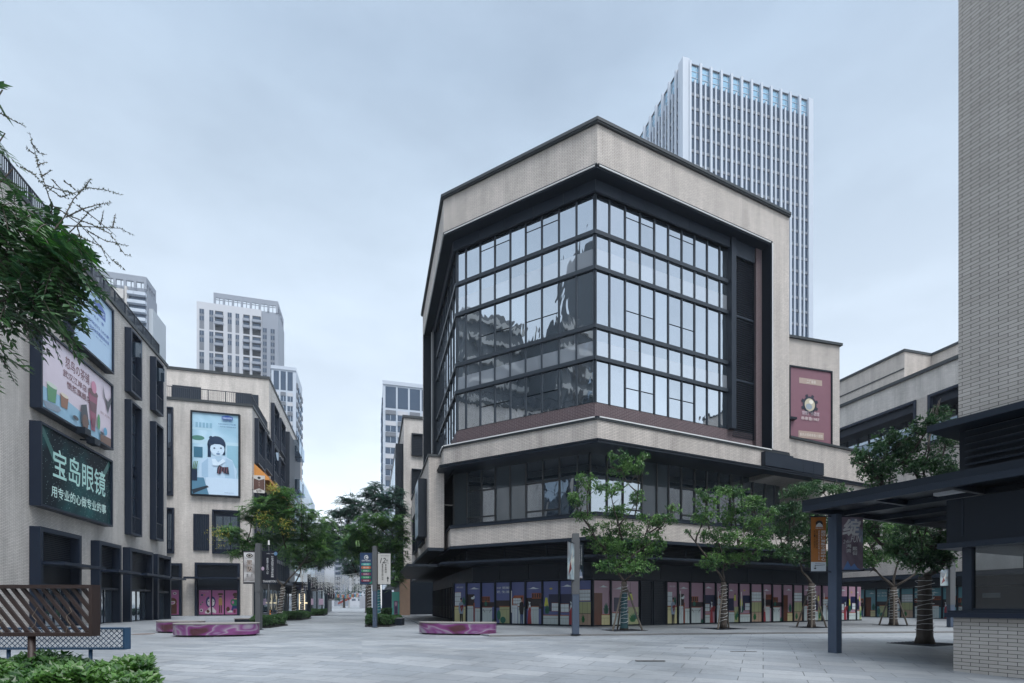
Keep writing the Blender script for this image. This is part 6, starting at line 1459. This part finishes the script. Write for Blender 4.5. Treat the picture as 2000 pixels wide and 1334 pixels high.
post('slate banner post seen edge-on before the corner shop windows', 1124, 1239, 13, 1048, PV, [(-.98, -.18, 1063, 1133, 'paint', 26), (.18, 1.0, 1058, 1130, 'navy', 26)])
post('slate banner post beyond the kiosk counter at the right', 1857, 1225, 9, 1095, PV, [(1836, 1852, 1112, 1144, 'paint', 90)])
for px, yb, yt, lab in ((604, 1206, 1122, 'dark banner post beside the second hedge of the left row'), (637, 1199, 1140, 'small dark banner post beside the third hedge of the left row')):
    Y = 1313/(yb-HZ); p_ = 1010/Y
    post(lab, px, yb, 5, yt, 0, [(px+4, px+16, yt+6, yt+32, 'dark', 90)], METAL, False)
# ------------------------------------------------------------------ street furniture and far end
t = thing('bollard', 'orange and black bollard behind the grey banner post', 'bollard', G(527.5, 1206)); x, y, _ = G(527.5, 1206)
mb = MB(); mb.tube([(x, y, 0), (x, y, .75)], .07, mat('black_bollard', (.02, .02, .02), .5), 10); mb.tube([(x, y, .3), (x, y, .45)], .074, mat('orange_bollard_band', (.6, .2, .03), .5), 10); mb.tube([(x, y, .58), (x, y, .68)], .074, MC['orange_bollard_band'], 10); mb.build('body', t)
t = thing('lamp_pole', 'thin pale lamp pole rising behind the black banner', 'lamp pole', (*AT(525, 34), 0)); x, y = AT(525, 34)
mb = MB(); mb.tube([(x, y, 0), (x, y, 4.0), (x, y, 5.2)], [.05, .045, .03], GREYP, 8); mb.build('pole', t); mb = MB(); mb.tube([(x, y, 5.2), (x, y, 5.5)], [.07, .05], LEDW, 8); mb.build('lamp', t)
x, y, _ = G(279, 1238.5); t = thing('drain_cover', 'rusty drain cover in the paving in front of the left doors', 'drain cover', (x, y, 0)); mb = MB(); mb.prism([(x+.45*cos(a*pi/8), y+.45*sin(a*pi/8)) for a in range(16)], -.01, .008, mat('rusty_iron', (.10, .07, .055), .8, .3, 6)); mb.build('lid', t)
for i, (px, py) in enumerate(((1270, 1286), (1452, 1273), (1360, 1266))):
    x, y, _ = G(px, py); 
    t = thing('drain_cover', 'small paving drain slot %s on the plaza before the shop windows' % ('nearest the camera', 'farthest right', 'in the middle')[i], 'drain cover', (x, y, 0)); mb = MB(); mb.box(x-.35, x+.35, y-.05, y+.05, -.05, .012+gz(y), mat('iron_slot', (.05, .05, .05), .7)); mb.build('lid', t)
# overhead string of hanging lights across the street
t = thing('hanging_string_lights', 'overhead curtain of small string lights hung across the street between the tree rows', 'string lights', (*AT(640, 52), 4.5))
mb = MB(); r = random.Random(4)
for k in range(6):
    Y = 46+k*3.2; a = Vector((*AT(588, Y), H+(HZ-1108)*46/F)); b = Vector((*AT(716, Y), H+(HZ-1116)*46/F)); N_ = 14
    P_ = [a.lerp(b, i/N_)-Vector((0, 0, .5*sin(pi*i/N_))) for i in range(N_+1)]; mb.tube(P_, .014, WIRE, 4)
    for i in range(44):
        q = a.lerp(b, (i+r.random())/44); q.z -= .5*sin(pi*(i+.5)/44); ln = r.uniform(.5, 1.5); mb.tube([q, q-Vector((0, 0, ln))], .006, WIRE, 3)
        for j in range(4): c = q-Vector((0, 0, ln*(j+1)/4)); mb.box(c.x-.025, c.x+.025, c.y-.025, c.y+.025, c.z-.04, c.z+.02, WIRE)
mb.build('light_strings', t)
cols = [cm(c) for c in ('#c0602c', '#3c7ab0', '#b8963c', '#a83c3c', '#4c9ab8')]
for k in range(2):
    Y = 110+k*14; t = thing('bunting', 'row of small coloured flags across the far street, %s row' % ('nearer', 'farther')[k], 'bunting', (*AT(670, Y), 3.2), 'bunting rows far down the street'); mb = MB()
    a, b = AT(641, Y), AT(705, Y); n = 34; zf = H+(HZ-(1158+k*4))*Y/F
    for i in range(n):
        x = a[0]+(b[0]-a[0])*i/n; s_ = .45*sin(pi*i/n); mb.solid([(x, Y, zf-s_), (x+.17, Y, zf-s_), (x+.085, Y-.05, zf-s_-.34), (x+.085, Y+.03, zf-s_-.02)], ((0, 1, 2), (0, 3, 1), (0, 2, 3), (1, 3, 2)), cols[(i*3) % 5])
    mb.tube([(a[0], Y, zf), ((a[0]+b[0])/2, Y, zf-.45), (b[0], Y, zf)], .012, WIRE, 3); mb.build('flags', t)
# low glazed pavilion, lit inside
O = AT(577, 84); w = Wall(O[0], O[1], 74.8); Lp = w.u(641); t = thing('shop_pavilion', 'low glass-fronted shops with warm lit openings at the far left of the street', 'building', (O[0], O[1], 0))
mb = MB(); w.box(mb, 0, Lp, -8, 0, 0, 4.6, METAL2); mb.build('wall', t); mb = MB(); w.box(mb, -.3, Lp+.3, -8, .8, 4.61, 4.9, METAL); mb.build('roof', t)
LIT = mat('warm_lit_window', (1.0, .82, .52), .4, .05, emit=.35)
for i in range(6):
    a = .3+i*(Lp-.4)/6; mb = MB(); w.box(mb, a, a+(Lp-.4)/6-.2, .001, .05, .2, 3.6, GLASSB); k = mb.build('shop_window', t)
    if i in (0, 1): m1 = MB(); w.box(m1, a+.25, a+.38, .051, .08, .4, 3.0, LIT); w.box(m1, a+.38, a+1.0, .051, .08, 1.4, 1.6, LIT); m1.build('lit_strip', k)
    if i in (2, 4): m1 = MB(); w.box(m1, a+.2, a+.9, .051, .08, 1.2, 2.2, cm('#b09ab0')); m1.build('poster', k)
    m1 = MB(); w.box(m1, a, a+(Lp-.4)/6-.2, .001, .06, 3.7, 4.4, cm('#3c3a60')); m1.build('sign', t)
O = AT(765.5, 58); w = Wall(O[0], O[1], 90); t = thing('site_hoarding', 'turquoise hoarding with a pink figure print beyond the stone seat', 'hoarding', (O[0], O[1], 0)); b_ = w.u(784)
mb = MB(); w.box(mb, 0, b_, -.1, 0, 0, w.zp(770, 1156), cm('#5aa89a')); P = Panel(w, 0, b_, 0, w.zp(770, 1156), .001, mb); P.rect(.22, .04, .62, .62, cm('#7a5c7c')); P.ell(.42, .5, .12, .09, cm('#c0a0b0')); P.rect(.3, .1, .54, .38, cm('#4c3c60')); P.text('招商', .68, .5, .92, .62, cm('#20504c')); mb.build('panel', t, recalc=False)
O = AT(746, 60); w = Wall(O[0], O[1], 90); t = thing('site_hoarding', 'dark grey hoarding just left of the turquoise one', 'hoarding', (O[0], O[1], 0)); mb = MB(); w.box(mb, 0, w.u(765), -.1, 0, 0, 3.0, METALB); mb.build('panel', t)
O = AT(702, 170); w = Wall(O[0], O[1], 90); t = thing('site_hoarding', 'white hoarding closing the far end of the street at right', 'hoarding', (O[0], O[1], 0)); mb = MB(); w.box(mb, 0, w.u(722), -.2, 0, 0, 4, WHITE); mb.build('panel', t)
O = AT(660, 200); t = thing('gantry_sculpture', 'slanted red beam sculpture at the far end of the street', 'sculpture', (O[0], O[1], 0)); mb = MB(); mb.hexa([(O[0], 200, 1.2), (O[0], 201, 1.2), (O[0]+5, 201, 3.4), (O[0]+5, 200, 3.4), (O[0], 200, 1.9), (O[0], 201, 1.9), (O[0]+5, 201, 4.4), (O[0]+5, 200, 4.4)], cm('#8c4038')); mb.box(O[0]+1, O[0]+1.4, 200.2, 200.6, 0, 1.6, CONC); mb.box(O[0]+4, O[0]+4.4, 200.2, 200.6, 0, 3, CONC); mb.build('beam', t)
tree('street_tree', 'broad far tree closing the view at the end of the street', 672, 185, 0, [(655, 1165, 18, 9), (680, 1160, 20, 11), (700, 1150, 14, 12), (645, 1150, 10, 12)], 'bush', LF_FERN2, 55, .6, .5, .4, 4, False, 0, G2, (), False)
# ------------------------------------------------------------------ the air between the buildings
hm_, ht, hb_ = base_mat('thin_haze'); ht.nodes.remove(hb_)
pvn = N('ShaderNodeVolumePrincipled', ht); pvn.inputs['Color'].default_value = (.80, .88, 1, 1); pvn.inputs['Density'].default_value = .00028; pvn.inputs['Anisotropy'].default_value = .2
ht.links.new(pvn.outputs[0], ht.nodes['Material Output'].inputs['Volume'])
mb = MB(); mb.box(-520, 520, -75, 520, -1.5, 175, hm_); o = mb.build('haze'); tag(o, kind='stuff')
